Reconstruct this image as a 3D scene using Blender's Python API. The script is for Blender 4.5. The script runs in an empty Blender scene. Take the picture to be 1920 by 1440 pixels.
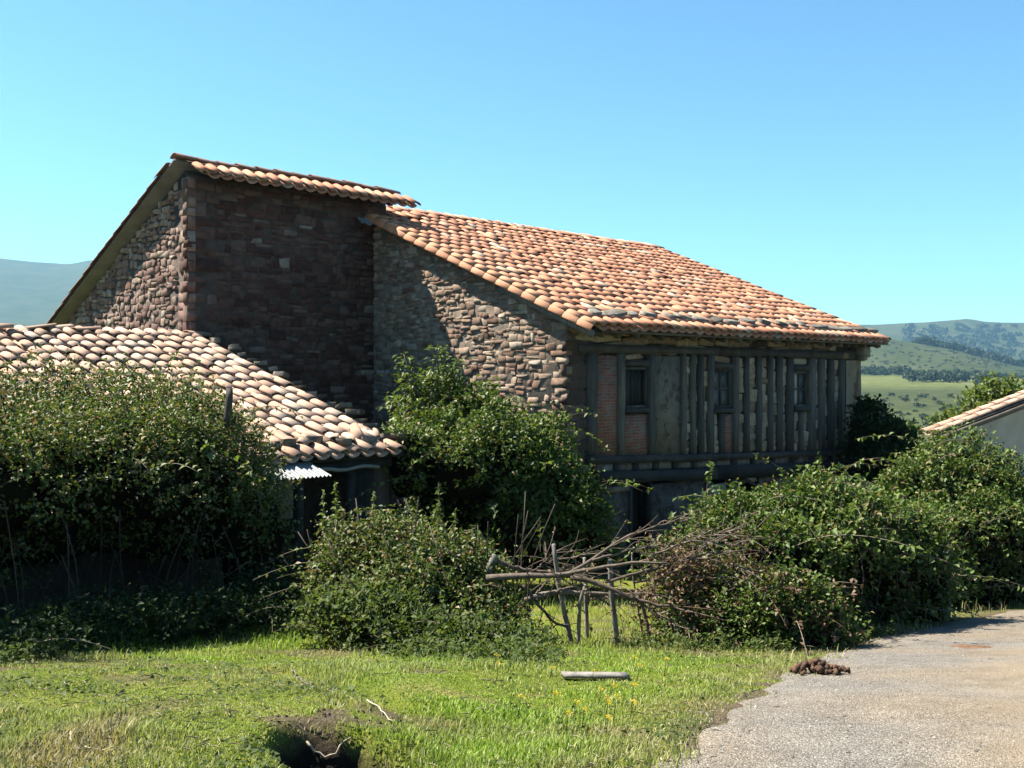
import bpy, math, random
import numpy as np
from mathutils import Matrix, Vector

random.seed(7)
R = np.random.default_rng(7)
SC = bpy.context.scene
COL = SC.collection

# ------------------------------------------------------------------ camera, sky, sun, exposure
F, HY, EYE = 1950.0, 700.0, 1.6
cam_d = bpy.data.cameras.new('camera')
cam = bpy.data.objects.new('camera', cam_d)
COL.objects.link(cam)
cam_d.sensor_width = 36.0
cam_d.lens = 36.0 * F / 1920.0
cam_d.shift_y = -(720.0 - HY) / 1920.0
cam_d.clip_start, cam_d.clip_end = 0.05, 30000.0
cam.location = (0, 0, EYE)
cam.rotation_euler = (math.radians(90), 0, 0)
SC.camera = cam

LDIR = Vector((1.136, -0.265, -1.62)).normalized()      # the way sunlight travels
SUN_EL = math.asin(-LDIR.z)
SUN_ROT = math.atan2(-LDIR.x, -LDIR.y)
world = bpy.data.worlds.new('World')
SC.world = world
world.use_nodes = True
wn = world.node_tree
wn.nodes.clear()
w_out = wn.nodes.new('ShaderNodeOutputWorld')
w_bg = wn.nodes.new('ShaderNodeBackground')
w_sky = wn.nodes.new('ShaderNodeTexSky')
w_sky.sky_type = 'NISHITA'
w_sky.sun_disc = False
w_sky.sun_elevation = SUN_EL
w_sky.sun_rotation = SUN_ROT
w_sky.altitude = 300.0
w_sky.air_density = 1.0
w_sky.dust_density = 0.3
w_sky.ozone_density = 0.6
w_bg.inputs['Strength'].default_value = 0.050
w_mul = wn.nodes.new('ShaderNodeMix'); w_mul.data_type = 'RGBA'; w_mul.blend_type = 'MULTIPLY'
w_mul.inputs[0].default_value = 1.0; w_mul.inputs[7].default_value = (0.58, 0.95, 1.08, 1)      # deep clear mountain blue
wn.links.new(w_sky.outputs[0], w_mul.inputs[6])
wn.links.new(w_mul.outputs[2], w_bg.inputs['Color'])
wn.links.new(w_bg.outputs[0], w_out.inputs['Surface'])

sun_d = bpy.data.lights.new('sun', 'SUN')
sun_d.energy = 5.0
sun_d.angle = math.radians(0.53)
sun_d.color = (1.0, 0.93, 0.80)
sun = bpy.data.objects.new('sun', sun_d)
COL.objects.link(sun)
sun.location = (-20, 10, 40)
sun.rotation_euler = LDIR.to_track_quat('-Z', 'Y').to_euler()

SC.view_settings.view_transform = 'Standard'
SC.view_settings.look = 'None'
SC.view_settings.gamma = 1.0
SC.view_settings.exposure = 1.9
SC.view_settings.use_curve_mapping = False
SC.cycles.max_bounces = 4; SC.cycles.diffuse_bounces = 1; SC.cycles.glossy_bounces = 2; SC.cycles.transmission_bounces = 3; SC.cycles.volume_bounces = 0

# ------------------------------------------------------------------ helpers: maths
def at(px, py, Y):
    return np.array([(px - 960.0) / F * Y, Y, EYE + (HY - py) / F * Y])

_perm = np.random.default_rng(3).random((256, 256))
def vnoise(x, y):
    x = np.asarray(x, float); y = np.asarray(y, float)
    xi = np.floor(x).astype(int); yi = np.floor(y).astype(int)
    fx = x - xi; fy = y - yi
    fx = fx * fx * (3 - 2 * fx); fy = fy * fy * (3 - 2 * fy)
    g = lambda a, b: _perm[a % 256, b % 256]
    return (g(xi, yi) * (1 - fx) + g(xi + 1, yi) * fx) * (1 - fy) + (g(xi, yi + 1) * (1 - fx) + g(xi + 1, yi + 1) * fx) * fy
def fbm(x, y, o=4):
    s = 0; a = 0.5
    for k in range(o):
        s = s + a * (vnoise(x * 2 ** k + 17 * k, y * 2 ** k + 31 * k) - 0.5); a *= 0.5
    return s
def sstep(a, b, x):
    t = np.clip((x - a) / (b - a), 0, 1)
    return t * t * (3 - 2 * t)

_pY = np.array([-40, -6, 0, 3, 4.5, 7.5, 10.5, 16, 20, 30, 45, 80.0])
_pZ = np.array([0.6, 0.15, 0.0, -0.01, -0.09, -0.60, -1.17, -1.98, -2.35, -3.3, -5.5, -12.0])
_gy = np.linspace(-40, 80, 2401)
_gz = np.interp(_gy, _pY, _pZ)
_k = np.hanning(41); _k /= _k.sum()
_gz = np.convolve(np.pad(_gz, 20, mode='edge'), _k, 'valid')
PIT = (-0.66, 4.40)
def pit_d(x, y):
    dx = (x - PIT[0]) + 0.30 * (y - PIT[1]); dy = (y - PIT[1])
    a = fbm(x * 2.6 + 3, y * 2.6 + 1, 2) * 0.5 + fbm(x * 11 + 3, y * 11 + 1, 2) * 0.22
    return np.sqrt((dx / np.where(dx > 0, .32, .42)) ** 2 + (dy / 0.50) ** 2) + a
def G(x, y):
    x = np.asarray(x, float); y = np.asarray(y, float)
    z = np.interp(y, _gy, _gz)
    z = z + 0.10 * fbm(x * 0.35 + 5, y * 0.35 + 9, 3) + 0.035 * fbm(x * 2.2, y * 2.2, 3)
    # low bank on the left, cut away on its right side
    e = x + 0.62 - 0.25 * (y - 5.0) + 0.10 * np.sin(y * 3.1)
    bank = sstep(0.55, -0.35, e) * sstep(9.5, 6.0, y)
    z = z + 0.14 * bank
    # old cart rut running down the slope
    r = (x + 1.15) - (y - 6.4) * -0.62
    z = z - 0.06 * np.exp(-(r / 0.16) ** 2) * sstep(4.8, 5.6, y) * sstep(8.6, 7.6, y)
    # eroded hollow
    dx = (x - PIT[0]); dy = (y - PIT[1])
    z = z - 0.42 * sstep(1.10, 0.55, pit_d(x, y)) - 0.06 * sstep(1.5, 1.0, pit_d(x, y)) * sstep(-.1, .3, dx)
    return z
def on_ground(px, py):
    lo, hi = 1.5, 60.0
    for Y in np.linspace(1.5, 60, 1200):
        p = at(px, py, Y)
        if p[2] <= G(p[0], p[1]):
            return np.array([p[0], p[1], float(G(p[0], p[1]))])
    return at(px, py, 60)

# frame of the farm buildings: s runs along the timber front, t runs back along the gables
OX, OY = 1.056, 20.0
V1 = np.array([0.696, 0.718]); V2 = np.array([-0.718, 0.696])
ANG = math.atan2(V1[1], V1[0])
V1 /= np.linalg.norm(V1); V2 = np.array([-V1[1], V1[0]])
def st(s, t, z=0.0):
    return np.array([OX + s * V1[0] + t * V2[0], OY + s * V1[1] + t * V2[1], z])
def fac(px, py=700, t=0.0):
    a = (px - 960.0) / F
    s = (a * (OY + V2[1] * t) - (OX + V2[0] * t)) / (V1[0] - a * V1[1])
    Y = OY + V1[1] * s + V2[1] * t
    return s, EYE + (HY - py) / F * Y

# ------------------------------------------------------------------ helpers: meshes and objects
def orient(V, faces):
    """turn the faces of a small closed piece outwards"""
    V = np.asarray(V, float).reshape(-1, 3); V = V - V.mean(0); vol = 0.0
    for f in faces:
        for k in range(1, f.shape[1] - 1):
            vol += np.einsum('ij,ij->i', V[f[:, 0]], np.cross(V[f[:, k]], V[f[:, k + 1]])).sum()
    return [f[:, ::-1] for f in faces] if vol < 0 else faces
def mesh_np(name, V, faces, smooth=False):
    V = np.asarray(V, np.float32).reshape(-1, 3)
    if not isinstance(faces, list):
        faces = [faces]
    faces = [np.asarray(f, np.int32) for f in faces if len(f)]
    if sum(len(f) for f in faces) < 400: faces = orient(V, faces)
    me = bpy.data.meshes.new(name)
    me.vertices.add(len(V)); me.vertices.foreach_set('co', V.ravel())
    li = np.concatenate([f.ravel() for f in faces])
    tot = np.concatenate([np.full(len(f), f.shape[1], np.int32) for f in faces])
    start = np.concatenate([[0], np.cumsum(tot)[:-1]]).astype(np.int32)
    me.loops.add(len(li)); me.loops.foreach_set('vertex_index', li)
    me.polygons.add(len(tot)); me.polygons.foreach_set('loop_start', start)
    if smooth:
        me.polygons.foreach_set('use_smooth', np.ones(len(tot), bool))
    me.update(calc_edges=True)
    return me
def obj(name, me, mat=None, parent=None, loc=None, M=None):
    if mat is not None and not me.materials:
        me.materials.append(mat)
    o = bpy.data.objects.new(name, me)
    COL.objects.link(o)
    if parent is not None:
        o.parent = parent
    if M is not None:
        o.matrix_basis = M
    elif loc is not None:
        o.location = loc
    return o
def tag(o, label, cat, group=None):
    o['label'] = label; o['category'] = cat
    if group: o['group'] = group
    return o
def kind(o, k):
    o['kind'] = k
    return o
def empty(name, loc, label, cat, rz=0.0, group=None):
    o = bpy.data.objects.new(name, None)
    COL.objects.link(o)
    o.empty_display_size = 0.3
    o.location = loc; o.rotation_euler = (0, 0, rz)
    return tag(o, label, cat, group)

BOXF = np.array([[0, 3, 2, 1], [4, 5, 6, 7], [0, 1, 5, 4], [1, 2, 6, 5], [2, 3, 7, 6], [3, 0, 4, 7]])
class MB:
    """collects vertices and faces for one mesh"""
    def __init__(self): self.V = []; self.F = {}; self.n = 0
    def add(self, V, *faces):
        V = np.asarray(V, float).reshape(-1, 3)
        faces = [np.asarray(f, int) for f in faces if len(f)]
        if len(V) < 200: faces = orient(V, faces)
        for f in faces:
            if len(f): self.F.setdefault(f.shape[1], []).append(f + self.n)
        self.V.append(V); self.n += len(V)
    def box(self, x0, x1, y0, y1, z0, z1):
        self.add([[x0, y0, z0], [x1, y0, z0], [x1, y1, z0], [x0, y1, z0], [x0, y0, z1], [x1, y0, z1], [x1, y1, z1], [x0, y1, z1]], BOXF)
    def hexa(self, P): self.add(P, BOXF)
    def mesh(self, name, smooth=False):
        return mesh_np(name, np.concatenate(self.V), [np.concatenate(f) for f in self.F.values()], smooth)

def prism(poly, axis, a0, a1):
    """poly: (u,v) outline; axis 'x': extruded along x with (y,z)=(u,v); axis 'y': along y with (x,z)"""
    n = len(poly); V = []
    for a in (a0, a1):
        for u, v in poly:
            V.append([a, u, v] if axis == 'x' else [u, a, v])
    mb = MB()
    mb.add(V, [[i, (i + 1) % n, n + (i + 1) % n, n + i] for i in range(n)])
    mb.F.setdefault(n, []).append(np.array([list(range(n))[::-1], list(range(n, 2 * n))]))
    return mb
def beam_mesh(name, A, B, w, d, seed=0, jit=0.012, side=None, segs=4):
    """rough-hewn timber from A to B; w across (side direction), d in depth"""
    rr = np.random.default_rng(seed)
    A = np.array(A, float); B = np.array(B, float)
    ax = (B - A) / np.linalg.norm(B - A)
    sd = np.array(side if side is not None else (1, 0, 0), float)
    sd = sd - ax * sd.dot(ax); sd /= np.linalg.norm(sd)
    dp = np.cross(ax, sd)
    V = []
    for i in range(segs + 1):
        c = A + (B - A) * i / segs
        for (a, b) in ((-1, -1), (1, -1), (1, 1), (-1, 1)):
            V.append(c + sd * a * (w / 2 + rr.normal(0, jit)) + dp * b * (d / 2 + rr.normal(0, jit * 0.5)))
    Fq = [[0, 3, 2, 1], [4 * segs, 4 * segs + 1, 4 * segs + 2, 4 * segs + 3]]
    for i in range(segs):
        for k in range(4):
            Fq.append([4 * i + k, 4 * i + (k + 1) % 4, 4 * i + 4 + (k + 1) % 4, 4 * i + 4 + k])
    return mesh_np(name, V, np.array(Fq))
def tube(mb, pts, rad, sides=6):
    pts = np.array(pts, float); n = len(pts)
    rad = np.full(n, rad) if np.isscalar(rad) else np.asarray(rad, float)
    T = np.gradient(pts, axis=0); T /= np.linalg.norm(T, axis=1)[:, None] + 1e-9
    ref = np.array([0.13, 0.21, 0.97]) if abs(T[0][2]) < 0.8 else np.array([0.97, 0.2, 0.1])
    V = []
    for i in range(n):
        u = np.cross(T[i], ref); u /= np.linalg.norm(u); v = np.cross(T[i], u)
        for k in range(sides):
            a = 2 * math.pi * k / sides
            V.append(pts[i] + rad[i] * (math.cos(a) * u + math.sin(a) * v))
    q = [[i * sides + k, i * sides + (k + 1) % sides, (i + 1) * sides + (k + 1) % sides, (i + 1) * sides + k] for i in range(n - 1) for k in range(sides)]
    mb.add(V, q)
    mb.F.setdefault(sides, []).append(np.array([list(range(sides))[::-1], list(range((n - 1) * sides, n * sides))]) + mb.n - n * sides)
def spline(P, n):
    P = np.array(P, float)
    d = np.concatenate([[0], np.cumsum(np.linalg.norm(np.diff(P, axis=0), axis=1))])
    u = np.linspace(0, d[-1], n)
    Q = np.stack([np.interp(u, d, P[:, k]) for k in range(P.shape[1])], 1)
    for _ in range(2):
        Q[1:-1] = 0.25 * Q[:-2] + 0.5 * Q[1:-1] + 0.25 * Q[2:]
    return Q

# ------------------------------------------------------------------ helpers: materials
def new_mat(name):
    m = bpy.data.materials.new(name); m.use_nodes = True
    nt = m.node_tree; nt.nodes.clear()
    out = nt.nodes.new('ShaderNodeOutputMaterial')
    bs = nt.nodes.new('ShaderNodeBsdfPrincipled')
    nt.links.new(bs.outputs[0], out.inputs['Surface'])
    return m, nt, bs, out
def ramp(nt, fac_out, stops):
    r = nt.nodes.new('ShaderNodeValToRGB')
    cr = r.color_ramp
    while len(cr.elements) < len(stops): cr.elements.new(0.5)
    for e, (p, c) in zip(cr.elements, stops):
        e.position = p; e.color = (*c, 1)
    nt.links.new(fac_out, r.inputs[0])
    return r.outputs[0]
def noise(nt, vec, scale, detail=4, rough=0.55, stretch=None):
    n = nt.nodes.new('ShaderNodeTexNoise')
    n.inputs['Scale'].default_value = scale; n.inputs['Detail'].default_value = detail; n.inputs['Roughness'].default_value = rough
    if stretch:
        mp = nt.nodes.new('ShaderNodeMapping'); mp.inputs['Scale'].default_value = stretch
        nt.links.new(vec, mp.inputs['Vector']); vec = mp.outputs[0]
    nt.links.new(vec, n.inputs['Vector'])
    return n.outputs['Fac']
def math_n(nt, op, a, b=None):
    m = nt.nodes.new('ShaderNodeMath'); m.operation = op
    for i, v in enumerate((a, b)):
        if v is None: continue
        if isinstance(v, (int, float)): m.inputs[i].default_value = v
        else: nt.links.new(v, m.inputs[i])
    return m.outputs[0]
def mix_c(nt, f, a, b, mode='MIX'):
    m = nt.nodes.new('ShaderNodeMix'); m.data_type = 'RGBA'; m.blend_type = mode
    for sock, v in ((m.inputs[0], f), (m.inputs[6], a), (m.inputs[7], b)):
        if isinstance(v, (int, float)): sock.default_value = v
        elif isinstance(v, tuple): sock.default_value = (*v, 1)
        else: nt.links.new(v, sock)
    return m.outputs[2]
def pos_of(nt, objc=False):
    if objc:
        return nt.nodes.new('ShaderNodeTexCoord').outputs['Object']
    return nt.nodes.new('ShaderNodeNewGeometry').outputs['Position']
def rnd_of(nt):
    g = nt.nodes.new('ShaderNodeNewGeometry'); o = nt.nodes.new('ShaderNodeObjectInfo')
    return math_n(nt, 'FRACT', math_n(nt, 'ADD', g.outputs['Random Per Island'], math_n(nt, 'MULTIPLY', o.outputs['Random'], 7.31)))
def bump(nt, bs, h, dist, strength=1.0):
    b = nt.nodes.new('ShaderNodeBump'); b.inputs['Distance'].default_value = dist; b.inputs['Strength'].default_value = strength
    nt.links.new(h, b.inputs['Height']); nt.links.new(b.outputs[0], bs.inputs['Normal'])
def piece_mat(name, stops, nscale=6.0, namt=0.5, bscale=25.0, bdist=0.01, rough=0.85, spots=None, stretch=None, spec=0.25):
    """pieces that differ one from the next, with blotches and fine relief"""
    m, nt, bs, out = new_mat(name)
    p = pos_of(nt); c = ramp(nt, rnd_of(nt), stops)
    n = noise(nt, p, nscale, 5, 0.6, stretch)
    dark = mix_c(nt, 1.0, c, ramp(nt, n, [(0.28, (1 - namt,) * 3), (0.72, (1 + namt * 0.35,) * 3)]), 'MULTIPLY')
    if spots:
        col, sc, lo, hi = spots
        f = ramp(nt, noise(nt, p, sc, 5, 0.65), [(lo, (0, 0, 0)), (hi, (1, 1, 1))])
        dark = mix_c(nt, f, dark, col)
    paint(nt, bs, dark)
    bs.inputs['Roughness'].default_value = rough
    bs.inputs['Specular IOR Level'].default_value = spec
    bump(nt, bs, noise(nt, p, bscale, 5, 0.65, stretch), bdist)
    return m
def leaf_mat(name, stops, trans=0.35, rough=0.45, spec=0.4, nscale=0.8):
    m, nt, bs, out = new_mat(name)
    p = pos_of(nt)
    c = ramp(nt, rnd_of(nt), stops)
    c = mix_c(nt, 1.0, c, ramp(nt, noise(nt, p, nscale, 3), [(0.3, (0.72, 0.75, 0.7)), (0.7, (1.15, 1.12, 1.1))]), 'MULTIPLY')
    c = paint(nt, bs, c)
    bs.inputs['Roughness'].default_value = rough
    bs.inputs['Specular IOR Level'].default_value = spec
    tr = nt.nodes.new('ShaderNodeBsdfTranslucent')
    nt.links.new(mix_c(nt, 1.0, c, (1.25, 1.3, 0.6), 'MULTIPLY'), tr.inputs['Color'])
    mx = nt.nodes.new('ShaderNodeMixShader'); mx.inputs[0].default_value = trans
    nt.links.new(bs.outputs[0], mx.inputs[1]); nt.links.new(tr.outputs[0], mx.inputs[2])
    nt.links.new(mx.outputs[0], out.inputs['Surface'])
    return m

ALB = 0.66
def paint(nt, bs, c):
    c = mix_c(nt, 1.0, c, (ALB, ALB, ALB), 'MULTIPLY')
    nt.links.new(c, bs.inputs['Base Color'])
    return c
M = {}
M['barn_stone_shaded'] = piece_mat('barn_stone_shaded', [(0.0, (0.085, 0.036, 0.028)), (0.3, (0.125, 0.057, 0.044)), (0.6, (0.155, 0.080, 0.062)), (0.9, (0.185, 0.115, 0.090)), (0.975, (0.23, 0.165, 0.135)), (1.0, (0.36, 0.30, 0.25))], 7, 0.5, 34, 0.007, spots=((0.18, 0.165, 0.15), 9.0, 0.64, 0.76))  # barn stone with the side wall's shade worked into a darker colour
M['barn_stone_lit'] = piece_mat('barn_stone_lit', [(0.0, (0.205, 0.108, 0.085)), (0.35, (0.285, 0.168, 0.135)), (0.7, (0.345, 0.228, 0.182)), (0.95, (0.41, 0.30, 0.24)), (1.0, (0.50, 0.41, 0.335))], 7, 0.5, 34, 0.007, spots=((0.25, 0.23, 0.21), 9.0, 0.62, 0.75))  # same barn stone, painted lighter to carry the sunlight on the gable
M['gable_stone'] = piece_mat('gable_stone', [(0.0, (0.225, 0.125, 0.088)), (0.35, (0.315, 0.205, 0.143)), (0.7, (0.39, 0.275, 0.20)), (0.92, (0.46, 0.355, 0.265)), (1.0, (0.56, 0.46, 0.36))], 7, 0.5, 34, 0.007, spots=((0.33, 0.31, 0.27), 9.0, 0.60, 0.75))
M['front_stone'] = piece_mat('front_stone', [(0.0, (0.27, 0.175, 0.12)), (0.5, (0.45, 0.325, 0.225)), (1.0, (0.60, 0.475, 0.35))], 9, 0.5, 30, 0.012)
M['quoin_stone'] = piece_mat('quoin_stone', [(0.0, (0.095, 0.058, 0.046)), (0.6, (0.135, 0.085, 0.066)), (1.0, (0.18, 0.125, 0.10))], 7, 0.45, 30, 0.01)
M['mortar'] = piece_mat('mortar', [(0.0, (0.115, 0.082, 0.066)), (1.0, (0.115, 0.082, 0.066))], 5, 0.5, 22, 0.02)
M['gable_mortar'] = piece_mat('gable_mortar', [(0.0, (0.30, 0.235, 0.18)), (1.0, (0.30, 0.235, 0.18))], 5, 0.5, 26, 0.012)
M['tile'] = piece_mat('tile', [(0.0, (0.48, 0.20, 0.115)), (0.35, (0.56, 0.245, 0.14)), (0.75, (0.62, 0.295, 0.175)), (0.92, (0.68, 0.385, 0.25)), (0.975, (0.58, 0.42, 0.31)), (1.0, (0.42, 0.34, 0.27))], 3, 0.22, 40, 0.003, 0.8, spots=((0.40, 0.32, 0.25), 2.3, 0.58, 0.80))
M['new_tile'] = piece_mat('new_tile', [(0.0, (0.56, 0.25, 0.138)), (1.0, (0.63, 0.32, 0.19))], 5, 0.2, 40, 0.003, 0.75)
M['shed_tile'] = piece_mat('shed_tile', [(0.0, (0.50, 0.315, 0.22)), (0.5, (0.58, 0.375, 0.27)), (0.85, (0.64, 0.44, 0.33)), (1.0, (0.57, 0.45, 0.35))], 4, 0.3, 40, 0.004, 0.85, spots=((0.34, 0.29, 0.235), 4.0, 0.58, 0.76))
M['ridge_tile'] = piece_mat('ridge_tile', [(0.0, (0.30, 0.16, 0.115)), (1.0, (0.36, 0.22, 0.16))], 6, 0.4, 40, 0.004, 0.8)
M['wood'] = piece_mat('wood', [(0.0, (0.078, 0.066, 0.058)), (0.6, (0.115, 0.098, 0.086)), (1.0, (0.19, 0.162, 0.138))], 5, 0.55, 30, 0.008, 0.75, stretch=(3, 3, 0.4))
M['beam_wood'] = piece_mat('beam_wood', [(0.0, (0.030, 0.028, 0.029)), (1.0, (0.055, 0.051, 0.049))], 4, 0.55, 25, 0.008, 0.75)
M['plate_wood'] = piece_mat('plate_wood', [(0.0, (0.05, 0.042, 0.038)), (1.0, (0.095, 0.080, 0.070))], 3, 0.55, 20, 0.008, 0.75)
M['pale_wood'] = piece_mat('pale_wood', [(0.0, (0.17, 0.14, 0.11)), (1.0, (0.22, 0.185, 0.145))], 4, 0.4, 30, 0.004, 0.8)
M['dead_wood'] = piece_mat('dead_wood', [(0.0, (0.13, 0.095, 0.07)), (0.5, (0.195, 0.15, 0.115)), (1.0, (0.26, 0.215, 0.175))], 12, 0.6, 60, 0.006, 0.8)
M['post_wood'] = piece_mat('post_wood', [(0.0, (0.27, 0.245, 0.215)), (1.0, (0.35, 0.32, 0.285))], 14, 0.6, 60, 0.008, 0.85, stretch=(2, 2, 0.4))
M['soffit'] = piece_mat('soffit', [(0.0, (0.22, 0.18, 0.145)), (1.0, (0.22, 0.18, 0.145))], 3, 0.35, 25, 0.005, 0.85)
M['plaster'] = piece_mat('plaster', [(0.0, (0.255, 0.21, 0.172)), (1.0, (0.275, 0.225, 0.185))], 4, 0.35, 20, 0.008, 0.9, spots=((0.13, 0.08, 0.06), 5, 0.54, 0.62))
M['pier_plaster'] = piece_mat('pier_plaster', [(0.0, (0.36, 0.33, 0.295)), (1.0, (0.36, 0.33, 0.295))], 3, 0.4, 20, 0.01, 0.9, spots=((0.20, 0.13, 0.10), 3.2, 0.57, 0.63))
M['lower_plaster'] = piece_mat('lower_plaster', [(0.0, (0.145, 0.125, 0.112)), (1.0, (0.145, 0.125, 0.112))], 4, 0.5, 18, 0.02, 0.95, spots=((0.075, 0.05, 0.042), 5.5, 0.50, 0.58))
M['white_wall'] = piece_mat('white_wall', [(0.0, (0.62, 0.64, 0.66)), (1.0, (0.62, 0.64, 0.66))], 1.4, 0.3, 12, 0.008, 0.9, spots=((0.30, 0.29, 0.27), 2.6, 0.62, 0.70))
M['metal'] = piece_mat('metal', [(0.0, (0.20, 0.215, 0.23)), (1.0, (0.30, 0.315, 0.33))], 6, 0.35, 20, 0.002, 0.55, spec=0.4, spots=((0.20, 0.12, 0.08), 9, 0.66, 0.74))
M['slate'] = piece_mat('slate', [(0.0, (0.14, 0.12, 0.095)), (0.5, (0.22, 0.195, 0.155)), (1.0, (0.34, 0.30, 0.25))], 9, 0.5, 30, 0.01, 0.85, spots=((0.38, 0.37, 0.33), 8, 0.58, 0.72))
M['void'] = piece_mat('void', [(0.0, (0.02, 0.018, 0.016)), (1.0, (0.03, 0.027, 0.024))], 4, 0.4, 20, 0.005, 0.9)
M['concrete'] = piece_mat('concrete', [(0.0, (0.36, 0.36, 0.35)), (1.0, (0.40, 0.40, 0.39))], 6, 0.3, 30, 0.006, 0.9)
M['pane'] = piece_mat('pane', [(0.0, (0.10, 0.11, 0.12)), (1.0, (0.16, 0.17, 0.18))], 3, 0.4, 20, 0.001, 0.3, spec=0.2)
M['blind'] = piece_mat('blind', [(0.0, (0.48, 0.48, 0.40)), (1.0, (0.52, 0.52, 0.45))], 4, 0.25, 20, 0.002, 0.7)
M['dung'] = piece_mat('dung', [(0.0, (0.075, 0.038, 0.022)), (0.6, (0.13, 0.068, 0.038)), (1.0, (0.21, 0.12, 0.07))], 20, 0.5, 60, 0.01, 0.75)
M['straw'] = piece_mat('straw', [(0.0, (0.36, 0.29, 0.19)), (1.0, (0.58, 0.51, 0.38))], 20, 0.3, 60, 0.002, 0.8)
M['bramble'] = leaf_mat('bramble', [(0.0, (0.045, 0.080, 0.014)), (0.35, (0.088, 0.145, 0.028)), (0.62, (0.15, 0.20, 0.052)), (0.76, (0.22, 0.225, 0.085)), (0.88, (0.22, 0.185, 0.105)), (0.95, (0.24, 0.14, 0.075)), (1.0, (0.40, 0.35, 0.24))], 0.27, 0.5, 0.22)
M['elder'] = leaf_mat('elder', [(0.0, (0.09, 0.145, 0.030)), (0.5, (0.145, 0.205, 0.050)), (0.85, (0.19, 0.235, 0.08)), (1.0, (0.24, 0.23, 0.11))], 0.35, 0.5, 0.35)
M['hedge'] = leaf_mat('hedge', [(0.0, (0.045, 0.085, 0.014)), (0.38, (0.090, 0.155, 0.028)), (0.70, (0.165, 0.235, 0.055)), (0.88, (0.24, 0.27, 0.095)), (0.95, (0.22, 0.15, 0.08)), (1.0, (0.34, 0.29, 0.19))], 0.27, 0.5, 0.22)
M['nettle'] = leaf_mat('nettle', [(0.0, (0.06, 0.095, 0.022)), (0.6, (0.10, 0.15, 0.042)), (1.0, (0.18, 0.20, 0.08))], 0.4, 0.6, 0.2)
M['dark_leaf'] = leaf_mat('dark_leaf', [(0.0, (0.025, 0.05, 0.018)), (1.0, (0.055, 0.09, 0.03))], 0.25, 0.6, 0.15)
M['dead_leaf'] = leaf_mat('dead_leaf', [(0.0, (0.11, 0.060, 0.035)), (0.6, (0.17, 0.10, 0.06)), (1.0, (0.25, 0.17, 0.11))], 0.2, 0.6, 0.3)
M['far_leaf'] = leaf_mat('far_leaf', [(0.0, (0.03, 0.05, 0.022)), (1.0, (0.06, 0.085, 0.035))], 0.15, 0.7, 0.2, 0.02)
M['cane'] = piece_mat('cane', [(0.0, (0.10, 0.075, 0.05)), (0.6, (0.19, 0.14, 0.10)), (1.0, (0.30, 0.26, 0.20))], 20, 0.4, 60, 0.002, 0.7)
M['old_cane'] = piece_mat('old_cane', [(0.0, (0.05, 0.04, 0.028)), (1.0, (0.12, 0.095, 0.07))], 20, 0.4, 60, 0.002, 0.8)
M['core_shade'] = piece_mat('core_shade', [(0.0, (0.014, 0.012, 0.007)), (1.0, (0.022, 0.018, 0.010))], 3, 0.5, 14, 0.05, 1.0, spec=0.0)  # near-black colour paints the deep shade inside the thickets
M['petal'] = leaf_mat('petal', [(0.0, (0.70, 0.50, 0.02)), (1.0, (0.85, 0.62, 0.03))], 0.3, 0.5, 0.3)
M['white_petal'] = leaf_mat('white_petal', [(0.0, (0.62, 0.60, 0.55)), (1.0, (0.8, 0.78, 0.74))], 0.3, 0.5, 0.3)

def grass_mat():
    m, nt, bs, out = new_mat('grass_blade')
    p = pos_of(nt)
    green = ramp(nt, rnd_of(nt), [(0.0, (0.15, 0.27, 0.022)), (0.45, (0.245, 0.41, 0.040)), (0.8, (0.40, 0.54, 0.10)), (1.0, (0.72, 0.71, 0.36))])
    dry = ramp(nt, rnd_of(nt), [(0.0, (0.24, 0.21, 0.09)), (0.6, (0.40, 0.34, 0.19)), (1.0, (0.60, 0.53, 0.36))])
    f = ramp(nt, noise(nt, p, 0.9, 5, 0.65), [(0.42, (0, 0, 0)), (0.66, (1, 1, 1))])
    at_ = nt.nodes.new('ShaderNodeAttribute'); at_.attribute_name = 'dryness'
    f2 = math_n(nt, 'MINIMUM', math_n(nt, 'ADD', math_n(nt, 'MULTIPLY', f, 0.55), at_.outputs['Fac']), 1.0)
    c = mix_c(nt, f2, green, dry)
    c = paint(nt, bs, c)
    bs.inputs['Roughness'].default_value = 0.6; bs.inputs['Specular IOR Level'].default_value = 0.12
    tr = nt.nodes.new('ShaderNodeBsdfTranslucent')
    nt.links.new(mix_c(nt, 1.0, c, (1.2, 1.25, 0.6), 'MULTIPLY'), tr.inputs['Color'])
    mx = nt.nodes.new('ShaderNodeMixShader'); mx.inputs[0].default_value = 0.35
    nt.links.new(bs.outputs[0], mx.inputs[1]); nt.links.new(tr.outputs[0], mx.inputs[2])
    nt.links.new(mx.outputs[0], out.inputs['Surface'])
    return m
M['grass'] = grass_mat()
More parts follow.
